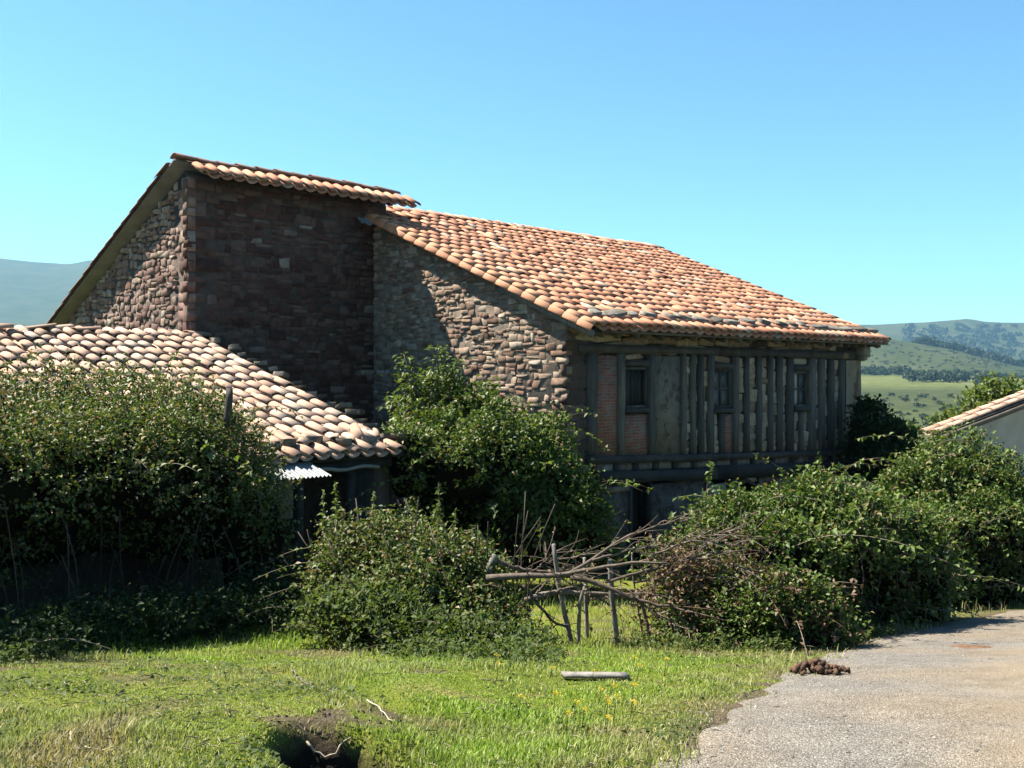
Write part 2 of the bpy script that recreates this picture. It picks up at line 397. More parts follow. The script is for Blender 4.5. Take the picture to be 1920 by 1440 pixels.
def ground_mat():
    m, nt, bs, out = new_mat('turf')
    p = pos_of(nt)
    a = ramp(nt, noise(nt, p, 1.1, 6, 0.65), [(0.35, (0.11, 0.17, 0.014)), (0.52, (0.19, 0.23, 0.03)), (0.68, (0.29, 0.24, 0.095))])
    b = ramp(nt, noise(nt, p, 45, 3, 0.6), [(0.3, (0.45, 0.45, 0.42)), (0.7, (1.2, 1.2, 1.15))])
    c = mix_c(nt, 1.0, a, b, 'MULTIPLY')
    at_ = nt.nodes.new('ShaderNodeAttribute'); at_.attribute_name = 'soil'
    soil = ramp(nt, noise(nt, p, 22, 5, 0.65), [(0.3, (0.065, 0.045, 0.034)), (0.55, (0.135, 0.098, 0.075)), (0.75, (0.24, 0.19, 0.155))])
    shade_attr = nt.nodes.new('ShaderNodeAttribute'); shade_attr.attribute_name = 'pit_shade'
    soil = mix_c(nt, shade_attr.outputs['Fac'], soil, (0.022, 0.016, 0.012))  # hollow's shade painted in as near-black soil
    c = mix_c(nt, at_.outputs['Fac'], c, soil)
    c = paint(nt, bs, c)
    bs.inputs['Roughness'].default_value = 0.95; bs.inputs['Specular IOR Level'].default_value = 0.1
    bump(nt, bs, noise(nt, p, 30, 5, 0.7), 0.03)
    return m
M['turf'] = ground_mat()
def road_mat():
    m, nt, bs, out = new_mat('gravel_road')
    p = pos_of(nt)
    v = nt.nodes.new('ShaderNodeTexVoronoi'); v.inputs['Scale'].default_value = 120
    nt.links.new(p, v.inputs['Vector'])
    sp = nt.nodes.new('ShaderNodeSeparateColor'); nt.links.new(v.outputs['Color'], sp.inputs[0])
    c = ramp(nt, sp.outputs[0], [(0.0, (0.13, 0.117, 0.102)), (0.45, (0.225, 0.205, 0.182)), (0.8, (0.30, 0.275, 0.247)), (1.0, (0.44, 0.41, 0.375))])
    tk = nt.nodes.new('ShaderNodeAttribute'); tk.attribute_name = 'track'
    c = mix_c(nt, math_n(nt, 'MULTIPLY', tk.outputs['Fac'], ramp(nt, noise(nt, p, 1.6, 5, 0.6), [(0.3, (0.1,) * 3), (0.6, (0.75,) * 3)])), c, (0.33, 0.28, 0.215))
    warm = ramp(nt, noise(nt, p, 0.55, 4, 0.5), [(0.40, (0.98, 0.985, 0.98)), (0.60, (1.08, 0.98, 0.84))])
    c = mix_c(nt, 1.0, c, warm, 'MULTIPLY')
    c = mix_c(nt, 1.0, c, ramp(nt, noise(nt, p, 3.0, 6, 0.7), [(0.3, (0.72, 0.71, 0.70)), (0.65, (1.06, 1.06, 1.06))]), 'MULTIPLY')
    c = paint(nt, bs, c)
    bs.inputs['Roughness'].default_value = 0.9; bs.inputs['Specular IOR Level'].default_value = 0.2
    h = math_n(nt, 'ADD', math_n(nt, 'MULTIPLY', v.outputs['Distance'], -1.0), math_n(nt, 'MULTIPLY', noise(nt, p, 160, 3, 0.6), 0.4))
    bump(nt, bs, h, 0.008)
    return m
M['road'] = road_mat()
M['pebble'] = piece_mat('pebble', [(0.0, (0.12, 0.108, 0.096)), (0.6, (0.22, 0.20, 0.18)), (1.0, (0.42, 0.395, 0.36))], 30, 0.3, 80, 0.002, 0.9)
def brick_mat():
    m, nt, bs, out = new_mat('worn_brick')
    p = pos_of(nt, True)
    mp = nt.nodes.new('ShaderNodeMapping'); mp.inputs['Rotation'].default_value = (math.radians(90), 0, 0)
    nt.links.new(p, mp.inputs['Vector'])
    b = nt.nodes.new('ShaderNodeTexBrick')
    b.inputs['Color1'].default_value = (0.46, 0.11, 0.06, 1); b.inputs['Color2'].default_value = (0.30, 0.085, 0.05, 1)
    b.inputs['Mortar'].default_value = (0.30, 0.245, 0.20, 1)
    b.inputs['Scale'].default_value = 1.0; b.inputs['Mortar Size'].default_value = 0.010
    b.inputs['Brick Width'].default_value = 0.26; b.inputs['Row Height'].default_value = 0.065
    nt.links.new(mp.outputs[0], b.inputs['Vector'])
    f = ramp(nt, noise(nt, p, 3.0, 6, 0.7, (1, 1, 2.5)), [(0.40, (0, 0, 0)), (0.50, (1, 1, 1))])
    c = mix_c(nt, f, (0.29, 0.235, 0.19), b.outputs['Color'])
    c = mix_c(nt, 1.0, c, ramp(nt, noise(nt, p, 5, 5, 0.6), [(0.3, (0.75, 0.74, 0.73)), (0.7, (1.1, 1.1, 1.1))]), 'MULTIPLY')
    c = paint(nt, bs, c)
    bs.inputs['Roughness'].default_value = 0.9
    bump(nt, bs, math_n(nt, 'ADD', b.outputs['Fac'], noise(nt, p, 20, 4, 0.6)), 0.012)
    return m
M['brick'] = brick_mat()
def hill_mat():
    m, nt, bs, out = new_mat('hillside')
    p = pos_of(nt)
    at_ = nt.nodes.new('ShaderNodeAttribute'); at_.attribute_name = 'meadow'
    rough_ = ramp(nt, noise(nt, p, 0.012, 7, 0.62), [(0.3, (0.030, 0.042, 0.022)), (0.5, (0.052, 0.066, 0.032)), (0.68, (0.080, 0.084, 0.046))])
    mead = ramp(nt, noise(nt, p, 0.02, 6, 0.6), [(0.3, (0.12, 0.15, 0.05)), (0.6, (0.185, 0.195, 0.075)), (0.75, (0.21, 0.195, 0.10))])
    c = mix_c(nt, at_.outputs['Fac'], rough_, mead)
    c = mix_c(nt, 1.0, c, ramp(nt, noise(nt, p, 0.15, 5, 0.7), [(0.35, (0.65, 0.68, 0.65)), (0.6, (1.1, 1.1, 1.1))]), 'MULTIPLY')
    c = paint(nt, bs, c)
    bs.inputs['Roughness'].default_value = 1.0; bs.inputs['Specular IOR Level'].default_value = 0.0
    return m
M['hill'] = hill_mat()

# ------------------------------------------------------------------ ground, road, hills
ROADPX = [(1215, 1475), (1250, 1440), (1310, 1395), (1375, 1350), (1420, 1310), (1478, 1266), (1560, 1228), (1650, 1199), (1770, 1172), (1920, 1144)]
RL = np.array([on_ground(*p) for p in ROADPX])[:, :2]
d0 = RL[0] - RL[1]; d1 = RL[-1] - RL[-2]; d1 /= np.linalg.norm(d1)
RL = np.vstack([[[RL[0][0] - 0.5, 1.6], [RL[0][0] - 0.9, -1.5], [RL[0][0] - 1.1, -6.0]][::-1], RL, RL[-1] + d1 * 6, RL[-1] + d1 * 18 + np.array([2.0, -1.0])])
RLs = spline(RL, 260)
tg = np.gradient(RLs, axis=0); tg /= np.linalg.norm(tg, axis=1)[:, None]
RN = np.stack([tg[:, 1], -tg[:, 0]], 1)                   # towards the road
def road_signed(x, y):
    """distance into the road from its left edge (positive on the road)"""
    x = np.asarray(x, float).ravel(); y = np.asarray(y, float).ravel()
    out = np.empty(len(x))
    for a in range(0, len(x), 20000):
        P = np.stack([x[a:a + 20000], y[a:a + 20000]], 1)
        d = ((P[:, None, :] - RLs[None, ::2, :]) ** 2).sum(2)
        k = d.argmin(1) * 2
        out[a:a + 20000] = ((P - RLs[k]) * RN[k]).sum(1)
    return out
def soil_at(x, y):
    dx = x - PIT[0]; dy = y - PIT[1]
    pit = sstep(0.99, 0.86, pit_d(x, y))
    hump = np.exp(-(((x + 1.0) / 0.50) ** 2 + ((y - 5.02) / 0.32) ** 2)) * 1.0 * sstep(0.45, 0.72, vnoise(x * 8, y * 8))
    left = np.exp(-(((x + 3.6) / 0.8) ** 2 + ((y - 7.6) / 0.7) ** 2)) * sstep(0.4, 0.65, vnoise(x * 4 + 9, y * 4))
    scuff = sstep(0.70, 0.86, vnoise(x * 1.7 + 40, y * 1.7 + 8)) * 0.6
    return np.clip(pit + hump + left + scuff, 0, 1)
def verge_at(rs, x, y):
    return sstep(-.45, -.02, rs) * sstep(.25, .6, vnoise(x * 6, y * 6) + .25 * sstep(-.2, 0, rs))

gx = np.concatenate([np.linspace(-45, -8, 40), np.arange(-7.8, -3.0, 0.10), np.arange(-3.0, 3.0, 0.035), np.arange(3.0, 12, 0.12), np.linspace(12.4, 45, 36)])
gy = np.concatenate([np.linspace(-8, 3.0, 16), np.arange(3.05, 7.5, 0.035), np.arange(7.5, 14, 0.08), np.arange(14, 24, 0.25), np.linspace(24.5, 46, 30)])
XX, YY = np.meshgrid(gx, gy)
ZZ = G(XX, YY)
rs = road_signed(XX, YY).reshape(XX.shape)
ZZ = ZZ - 0.05 * sstep(0.05, 0.35, rs)
ny, nx = XX.shape
idx = np.arange(ny * nx).reshape(ny, nx)
q = np.stack([idx[:-1, :-1], idx[:-1, 1:], idx[1:, 1:], idx[1:, :-1]], -1).reshape(-1, 4)
gme = mesh_np('ground', np.stack([XX, YY, ZZ], -1), q, True)
at_ = gme.attributes.new('soil', 'FLOAT', 'POINT')
at_.data.foreach_set('value', np.maximum(soil_at(XX, YY), verge_at(rs, XX, YY)).ravel().astype(np.float32))
dm_ = gme.attributes.new('pit_shade', 'FLOAT', 'POINT')
dm_.data.foreach_set('value', (sstep(1.05, .85, pit_d(XX, YY)) * sstep(.15, .5, vnoise(XX * 9, YY * 9) + .25)).ravel().astype(np.float32))  # mask for the shade painted inside the hollow
kind(obj('ground', gme, M['turf']), 'structure')

wv = np.concatenate([[-0.12], np.linspace(0, 4.6, 42)])
rv = []
for i in range(len(RLs)):
    ragged = 0.15 * (vnoise(RLs[i, 0] * 2.3 + RLs[i, 1] * 1.9, 3.3) - 0.5) + 0.10 * (vnoise(RLs[i, 1] * 9, 7.7) - 0.5)
    for j, w in enumerate(wv):
        p = RLs[i] + RN[i] * (w + ragged * max(0, 1 - w / 0.6))
        z = float(G(p[0], p[1])) + 0.012 + 0.03 * math.sin(min(max(w, 0), 4.6) / 4.6 * math.pi) - (0.06 if j == 0 else 0)
        rv.append((p[0], p[1], z))
nw = len(wv)
idx = np.arange(len(RLs) * nw).reshape(len(RLs), nw)
q = np.stack([idx[:-1, :-1], idx[:-1, 1:], idx[1:, 1:], idx[1:, :-1]], -1).reshape(-1, 4)
rme = mesh_np('road', rv, q, True)
tr_ = rme.attributes.new('track', 'FLOAT', 'POINT')
wt = np.tile(wv, len(RLs))
tr_.data.foreach_set('value', (np.exp(-((wt - 1.55) / .38) ** 2) * .85 + .5 * np.exp(-((wt - 3.1) / .4) ** 2)).astype(np.float32))
kind(obj('road', rme, M['road']), 'structure')

# hills: terrain swept over azimuth and distance, falling to a valley and rising to the ridges
hpx = np.concatenate([np.linspace(-9000, -1200, 30), np.linspace(-1100, 3000, 260), np.linspace(3200, 11000, 30)])
hY = np.concatenate([np.linspace(40, 200, 16), np.linspace(215, 1200, 70), np.linspace(1215, 2000, 50), np.linspace(2040, 4200, 60), np.linspace(4300, 5200, 6)])
kr = {  # distance -> picture height of the land at px 1640, 1780, 1920 (right-hand valley)
    40: (1040, 1040, 1040), 90: (1000, 1000, 1000), 200: (930, 930, 930), 300: (862, 862, 862), 450: (795, 795, 795), 650: (740, 740, 742),
    800: (722, 724, 727), 1000: (706, 707, 712), 1060: (703.5, 704.5, 710), 1180: (690, 692, 704), 1350: (662, 668, 698), 1500: (640, 657, 690), 1580: (632, 654, 688), 1680: (634, 660, 692),
    2200: (668, 676, 690), 2700: (645, 652, 664), 3100: (625, 627, 632), 3400: (609, 601, 606), 3500: (608.5, 600, 605.5), 4200: (640, 640, 640), 5200: (690, 690, 690)}
kl = {40: (1040,), 90: (1000,), 200: (880,), 400: (790,), 800: (720,), 2000: (670,), 2900: (600,), 3700: (510,), 4050: (486,), 4250: (490,), 5200: (600,)}
ky = np.array(sorted(kr)); kyl = np.array(sorted(kl))
PX, HH = np.meshgrid(hpx, hY)
cols = np.stack([np.interp(hY, ky, [kr[k][j] for k in ky]) for j in range(3)], 1)
right = np.empty_like(PX)
for i in range(len(hY)):
    right[i] = np.interp(hpx, [1500, 1640, 1780, 1920, 2300], [cols[i, 0], cols[i, 0], cols[i, 1], cols[i, 2], cols[i, 2] + 3])
left = np.interp(HH, kyl, [kl[k][0] for k in kyl])
sil = np.interp(PX, [-800, 0, 60, 130, 170, 300, 600], [470, 482, 490, 494, 487, 470, 500]) - 486
left = left + sil * sstep(2400, 3900, HH)
wgt = sstep(700, 1450, PX)
PYh = left * (1 - wgt) + right * wgt
xs = (PX - 960) / F * HH
zs = EYE + (HY - PYh) / F * HH
rel = HH * 0.0035 * fbm(xs * 0.004, HH * 0.004, 5) * sstep(300, 900, HH) + HH * 0.004 * np.abs(fbm(xs * 0.0016 + 8, HH * 0.0016 + 3, 4)) * sstep(1700, 2300, HH) * -1
knob = 9.0 * np.exp(-((PX - 1815) / 22) ** 2) * sstep(3250, 3400, HH) * sstep(3700, 3500, HH)
zs = zs + rel + knob
ny, nx = PX.shape
idx = np.arange(ny * nx).reshape(ny, nx)
q = np.stack([idx[:-1, :-1], idx[:-1, 1:], idx[1:, 1:], idx[1:, :-1]], -1).reshape(-1, 4)
hme = mesh_np('hills', np.stack([xs, HH, zs], -1), q, True)
mead = np.exp(-((HH - 890) / 140.0) ** 4) * (0.75 + 0.5 * fbm(xs * 0.01, HH * 0.01, 3)) + 0.45 * sstep(620, 420, HH) * (0.6 + fbm(xs * 0.02, HH * 0.02, 3)) + 0.12
a_ = hme.attributes.new('meadow', 'FLOAT', 'POINT')
a_.data.foreach_set('value', np.clip(mead, 0, 1).ravel().astype(np.float32))
kind(obj('hills', hme, M['hill']), 'structure')
def hill_z(px, Y):
    i = np.interp(Y, hY, np.arange(len(hY))); j = np.interp(px, hpx, np.arange(len(hpx)))
    i0 = min(int(i), ny - 2); j0 = min(int(j), nx - 2); fi = i - i0; fj = j - j0
    return (zs[i0, j0] * (1 - fi) + zs[i0 + 1, j0] * fi) * (1 - fj) + (zs[i0, j0 + 1] * (1 - fi) + zs[i0 + 1, j0 + 1] * fi) * fj

# ------------------------------------------------------------------ foliage helpers
def leaf_geo(P, D, N, L, W, fold=0.25):
    """diamond leaves: P base, D along, N face normal"""
    D = D / (np.linalg.norm(D, axis=1)[:, None] + 1e-9)
    S = np.cross(D, N); S /= np.linalg.norm(S, axis=1)[:, None] + 1e-9
    U = np.cross(S, D)
    L = np.asarray(L)[:, None]; W = np.asarray(W)[:, None]
    mid = P + D * L * 0.45
    V = np.stack([P, mid + S * W * 0.5 + U * W * fold, P + D * L - U * L * 0.12, mid - S * W * 0.5 + U * W * fold], 1).reshape(-1, 3)
    b = np.arange(len(P)) * 4
    Fc = np.concatenate([np.stack([b, b + 1, b + 2], 1), np.stack([b, b + 2, b + 3], 1)])
    return V, Fc
def rdir(n, rr):
    v = rr.normal(size=(n, 3)); return v / np.linalg.norm(v, axis=1)[:, None]
def mound_leaves(ells, n_sprig, rr, size=(0.045, 0.075), per=7, lump=0.30, droop=0.0, up=0.55, shell=0.30, ground=True, zmin=None, sprig=0.22, cut=0.78):
    E = np.array(ells, float)
    area = (E[:, 3] * E[:, 4] * E[:, 5]) ** (2 / 3)
    k = rr.choice(len(E), n_sprig, p=area / area.sum())
    d = rdir(n_sprig, rr); d[:, 2] = np.where(d[:, 2] < -0.45, -d[:, 2], d[:, 2])
    c = E[k, :3]; r = E[k, 3:6]
    base = c + d * r
    lum = fbm(base[:, 0] * 1.3 + base[:, 2] * 0.9, base[:, 1] * 1.3 + base[:, 2] * 1.1 + 20, 4) * 2 * lump
    f = 1 + lum - np.abs(rr.normal(0, shell, n_sprig)) * 0.6 + np.abs(rr.normal(0, 0.03, n_sprig))
    P = c + d * r * f[:, None]
    keep = np.ones(n_sprig, bool)
    for e in E:
        v = (((P - e[:3]) / e[3:6]) ** 2).sum(1)
        keep &= v > cut ** 2 * 0.55
    if ground:
        keep &= P[:, 2] > G(P[:, 0], P[:, 1]) + 0.01
    if zmin is not None:
        keep &= P[:, 2] > zmin
    P = P[keep]; d = d[keep]; r = r[keep]
    n = len(P)
    ax = d / r; ax /= np.linalg.norm(ax, axis=1)[:, None]
    ax = ax * 0.7 + rdir(n, rr) * 0.75 + np.array([0, 0, up]); ax /= np.linalg.norm(ax, axis=1)[:, None]
    q = np.repeat(P, per, 0); a = np.repeat(ax, per, 0); oo = np.repeat(d, per, 0)
    tpos = np.tile(np.linspace(0, 1, per), n) * sprig * rr.uniform(0.6, 1.3, n * per)
    LP = q + a * tpos[:, None] + rr.normal(0, 0.012, (n * per, 3))
    LD = a * 0.4 + rdir(n * per, rr) * 0.9 + oo * 0.25 - np.array([0, 0, droop])
    LN = oo * 0.25 + np.array([0, 0, 1.0]) + rdir(n * per, rr) * 0.75
    L = rr.uniform(size[0], size[1], n * per)
    return leaf_geo(LP, LD, LN, L, L * rr.uniform(0.5, 0.75, n * per)), P, ax
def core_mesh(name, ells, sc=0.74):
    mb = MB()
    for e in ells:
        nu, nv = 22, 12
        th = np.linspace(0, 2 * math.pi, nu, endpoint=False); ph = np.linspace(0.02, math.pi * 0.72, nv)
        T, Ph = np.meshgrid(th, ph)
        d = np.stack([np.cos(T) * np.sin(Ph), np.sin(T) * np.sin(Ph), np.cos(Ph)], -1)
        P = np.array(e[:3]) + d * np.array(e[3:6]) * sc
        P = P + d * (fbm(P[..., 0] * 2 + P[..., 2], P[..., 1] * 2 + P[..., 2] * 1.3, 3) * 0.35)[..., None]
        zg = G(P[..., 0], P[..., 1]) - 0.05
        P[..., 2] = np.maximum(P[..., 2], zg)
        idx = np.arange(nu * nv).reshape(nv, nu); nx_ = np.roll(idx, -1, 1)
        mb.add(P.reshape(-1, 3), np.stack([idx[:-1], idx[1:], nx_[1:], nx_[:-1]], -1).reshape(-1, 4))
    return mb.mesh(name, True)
def canes_mesh(name, P, ax, n, rr, length=(0.5, 1.3), rad=0.006, leaf=0.06, leafed=True, arch=0.6):
    """arching shoots standing out of the thicket, with their own leaves"""
    mb = MB(); LV = []
    ids = rr.choice(len(P), n, replace=False)
    for i in ids:
        L = rr.uniform(*length)
        h = rdir(1, rr)[0] * 0.6; d = ax[i] + h; d[2] = abs(d[2]) + 0.35; d /= np.linalg.norm(d)
        side = np.array([d[0], d[1], 0]) + rdir(1, rr)[0] * 0.3
        u = np.linspace(0, 1, 8)[:, None]
        pts = P[i] + d * L * u + side * (L * 0.5) * u ** 2 - np.array([0, 0, 1]) * arch * L * u ** 2.2
        tube(mb, pts, np.linspace(rad, rad * 0.4, 8), 4)
        if leafed:
            m = int(L / 0.045)
            uu = rr.uniform(0.15, 1, m)
            lp = np.stack([np.interp(uu, u[:, 0], pts[:, k]) for k in range(3)], 1)
            LV.append(lp)
    me = mb.mesh(name)
    if leafed:
        LP = np.concatenate(LV); n_ = len(LP)
        LD = rdir(n_, rr) + np.array([0, 0, 0.05]); LN = np.array([0, 0, 1.0]) + rdir(n_, rr) * 0.6
        L = rr.uniform(leaf * 0.7, leaf * 1.25, n_)
        return me, leaf_geo(LP, LD, LN, L, L * 0.62)
    return me, None
def thicket(name, label, cat, ells, n_sprig, mat, seed, size, canes=40, cane_len=(0.5, 1.2), per=7, group=None, core=0.74, stems=0, **kw):
    rr = np.random.default_rng(seed)
    base = np.array(ells)[:, :2].mean(0)
    root = empty(name, (0, 0, 0), label, cat, group=group)
    root.location = (base[0], base[1], float(G(base[0], base[1])))
    off = np.array(root.location)
    lumps = []
    for e in ells:
        e = np.array(e, float)
        for _ in range(6):
            d = rdir(1, rr)[0]; d[2] = abs(d[2]) * .9; k = rr.uniform(.16, .36)
            r_ = min(e[3], e[4], e[5]) * k
            lumps.append((*(e[:3] + d * e[3:6] * rr.uniform(.80, 1.0)), r_ * rr.uniform(.8, 1.5), r_ * rr.uniform(.8, 1.3), r_ * rr.uniform(.7, 1.4)))
    ells_l = [(*e[:3], e[3] * .9, e[4] * .9, e[5] * .92) for e in ells] + lumps
    (V, Fc), P, ax = mound_leaves(ells_l, n_sprig, rr, size, per, **kw)
    cm, lv = canes_mesh('canes', P, ax, canes, rr, cane_len, leaf=size[1])
    V2, F2 = lv
    mb = MB(); mb.add(V - off, Fc); mb.add(V2 - off, F2)
    kind(obj('foliage', mb.mesh('foliage'), mat, root), 'stuff')
    cm.transform(Matrix.Translation(-Vector(off)))
    kind(obj('canes', cm, M['cane'], root), 'stuff')
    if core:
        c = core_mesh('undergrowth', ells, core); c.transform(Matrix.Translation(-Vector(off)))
        obj('undergrowth', c, M['core_shade'], root)  # opaque filler core, coloured near-black as painted inner shade
    if stems:
        sm = MB()
        E = np.array(ells)
        for _ in range(stems):
            e = E[rr.integers(len(E))]; a = rr.uniform(0, 2 * math.pi); f = rr.uniform(0.75, 1.02)
            x = e[0] + math.cos(a) * e[3] * f; y = e[1] + math.sin(a) * e[4] * f
            z = float(G(x, y)); h = rr.uniform(0.6, 1.6)
            tip = np.array([x + rr.normal(0, .3), y + rr.normal(0, .3), z + h])
            tube(sm, spline([[x, y, z], [x + rr.normal(0, .1), y + rr.normal(0, .1), z + h * .5], tip], 6), 0.006, 4)
        s = sm.mesh('stems'); s.transform(Matrix.Translation(-Vector(off)))
        kind(obj('stems', s, M['old_cane'], root), 'stuff')
    return root

# ------------------------------------------------------------------ stones and tiles
def stone_variant(seed):
    rr = np.random.default_rng(seed)
    n = 8
    base = [(-.5, -.38), (-.36, -.5), (.34, -.5), (.5, -.36), (.5, .34), (.36, .5), (-.33, .5), (-.5, .36)]
    o = np.array(base) + rr.normal(0, 0.03, (8, 2))
    ct = rr.uniform(.33, .5, (4,))                       # uneven corner cuts make quarry-faced blocks
    o[[0, 3, 4, 7], 1] = np.sign(o[[0, 3, 4, 7], 1]) * ct + rr.normal(0, .02, 4)
    o[:, 1] += o[:, 0] * rr.normal(0, .10); o[:, 0] += o[:, 1] * rr.normal(0, .10)
    back = np.c_[o[:, 0], np.full(8, 0.5), o[:, 1]]
    mid = np.c_[o[:, 0], -0.40 + rr.normal(0, .05, 8), o[:, 1]]
    fr = np.c_[o[:, 0] * .94 + rr.normal(0, .012, 8), -0.5 + rr.normal(0, .05, 8), o[:, 1] * .91 + rr.normal(0, .015, 8)]
    V = np.vstack([back, mid, fr, [[rr.normal(0, .1), -0.50 + rr.normal(0, .06), rr.normal(0, .1)]]])
    Fq = [[8 * r + i, 8 * r + (i + 1) % 8, 8 * r + 8 + (i + 1) % 8, 8 * r + 8 + i] for r in range(2) for i in range(8)]
    Ft = [[16 + i, 16 + (i + 1) % 8, 24] for i in range(8)]
    return V, np.array(Fq), np.array(Ft)
SV = [stone_variant(100 + i) for i in range(14)]
def stone_mesh_set(mat, tagname):
    out = []
    for v in SV:
        me = mesh_np(tagname, v[0], [v[1], v[2]]); me.materials.append(mat); out.append(me)
    return out
def rubble(u0, u1, v0, v1, hr, wr, inside, rr, gap=0.012):
    out = []; v = v0
    while v < v1:
        h = rr.uniform(*hr); u = u0 - rr.uniform(0, wr[0])
        while u < u1:
            w = rr.uniform(*wr) * (0.75 + 0.5 * h / hr[1])
            wob = 0.05 * math.sin(u * 1.7 + v * 3) + 0.03 * math.sin(u * 4.1 + v)
            if rr.random() < 0.25 and h > 0.11:
                k = rr.uniform(0.35, 0.65)
                parts = [(w, h * k, v), (w * 1.0, h * (1 - k), v + h * k)]
            else:
                parts = [(w, h * rr.uniform(0.85, 1.12), v)]
            for (pw, ph, pv) in parts:
                cu, cv = u + pw / 2, pv + ph / 2 + wob
                if inside(cu, cv, pw, ph): out.append((cu, cv, pw - gap, ph - gap))
            u += w
        v += h
    return out
def clip_half(poly, n, d):
    """keep the part of a convex polygon where p.n <= d"""
    out = []; m = len(poly)
    for i in range(m):
        a, b = poly[i], poly[(i + 1) % m]
        fa = a[0] * n[0] + a[1] * n[1] - d; fb = b[0] * n[0] + b[1] * n[1] - d
        if fa <= 0: out.append(a)
        if (fa < 0) != (fb < 0) and fa != fb:
            k = fa / (fa - fb); out.append((a[0] + (b[0] - a[0]) * k, a[1] + (b[1] - a[1]) * k))
    return out
def fit_stones(seeds, walls, rr, joint=0.007, ragged=.017):
    """close-set quarry stones in rough courses: uneven four- to seven-sided faces, trimmed to the wall's edges"""
    cells = []
    for (u, v, w, h) in seeds:
        a, b = w / 2, h / 2; P = []
        for (sx, sy) in ((-1, -1), (1, -1), (1, 1), (-1, 1)):
            x, y = u + sx * a + rr.normal(0, ragged), v + sy * b + rr.normal(0, ragged * .8)
            if rr.random() < .30:                             # a knocked-off corner
                k1, k2 = rr.uniform(.15, .40) * a, rr.uniform(.2, .55) * b
                c1, c2 = (x - sx * k1, y), (x, y - sy * k2)
                P += [c1, c2] if (sx * sy > 0) == (sy > 0 and sx > 0 or sx < 0 and sy < 0) and sx * sy > 0 and False else ([c2, c1] if sx * sy > 0 else [c1, c2])
            else: P.append((x, y))
        cen = np.array(P).mean(0)
        P = sorted(P, key=lambda p: math.atan2((p[1] - cen[1]) / b, (p[0] - cen[0]) / a))
        for n, d in walls:
            P = clip_half(P, n, d)
            if len(P) < 3: break
        if len(P) < 3: continue
        Q = []
        for p in P:
            if not Q or math.hypot(p[0] - Q[-1][0], p[1] - Q[-1][1]) > .012: Q.append(p)
        P = np.array(Q)
        if len(P) < 3: continue
        cen = P.mean(0); x, y = P[:, 0], P[:, 1]; area = .5 * abs(np.dot(x, np.roll(y, 1)) - np.dot(y, np.roll(x, 1)))
        if area > .0012: cells.append((cen, P - cen, area))
    return cells
def lay_cells(root, cells, face, plane, mat, name, n_ind, rr, proud=(0.0, 0.05), off=(0, 0, 0), depth=.14, recess=None):
    order = sorted(range(len(cells)), key=lambda i: -cells[i][2]); ind = set(order[:n_ind]); rest = MB()
    for i, (cen, P, area) in enumerate(cells):
        n = len(P); pr = rr.uniform(*proud)
        if recess and recess(cen): pr = rr.uniform(-.03, .004)
        tx, ty = rr.normal(0, .07), rr.normal(0, .08)
        sz = math.sqrt(area); ch = min(.014, sz * .075)
        inner = P * np.maximum(.5, 1 - ch * rr.uniform(.7, 1.6, (n, 1)) / np.linalg.norm(P, axis=1)[:, None])
        f = lambda Q: Q[:, 0] * tx + Q[:, 1] * ty
        mids = -pr + ch * .8 + f(P) + rr.normal(0, .004, n); fr = -pr + f(inner) + rr.normal(0, .005, n)
        V = np.vstack([np.c_[P[:, 0], np.full(n, depth), P[:, 1]], np.c_[P[:, 0], mids, P[:, 1]], np.c_[inner[:, 0], fr, inner[:, 1]], [[rr.normal(0, .1) * sz, -pr - rr.uniform(-.004, .006), rr.normal(0, .1) * sz]]])
        Fq = [[n * r + k, n * r + (k + 1) % n, n * r + n + (k + 1) % n, n * r + n + k] for r in range(2) for k in range(n)]
        Ft = [[2 * n + k, 2 * n + (k + 1) % n, 3 * n] for k in range(n)]
        if face == '-x': V = np.c_[V[:, 1] + plane, V[:, 0] + cen[0], V[:, 2] + cen[1]]; c3 = np.array([plane, cen[0], cen[1]]); Fq = [q[::-1] for q in Fq]; Ft = [q[::-1] for q in Ft]
        else: V = np.c_[V[:, 0] + cen[0], V[:, 1] + plane, V[:, 2] + cen[1]]; c3 = np.array([cen[0], plane, cen[1]])
        if i in ind:
            me = mesh_np(name, V - c3, [np.array(Fq), np.array(Ft)]); me.materials.append(mat)
            o = bpy.data.objects.new(name, me); COL.objects.link(o); o.parent = root; o.location = c3 - np.array(off)
        else: rest.add(V - np.array(off), Fq, Ft)
    if rest.n: kind(obj('small_' + name + 's', rest.mesh('small_' + name + 's'), mat, root), 'stuff')
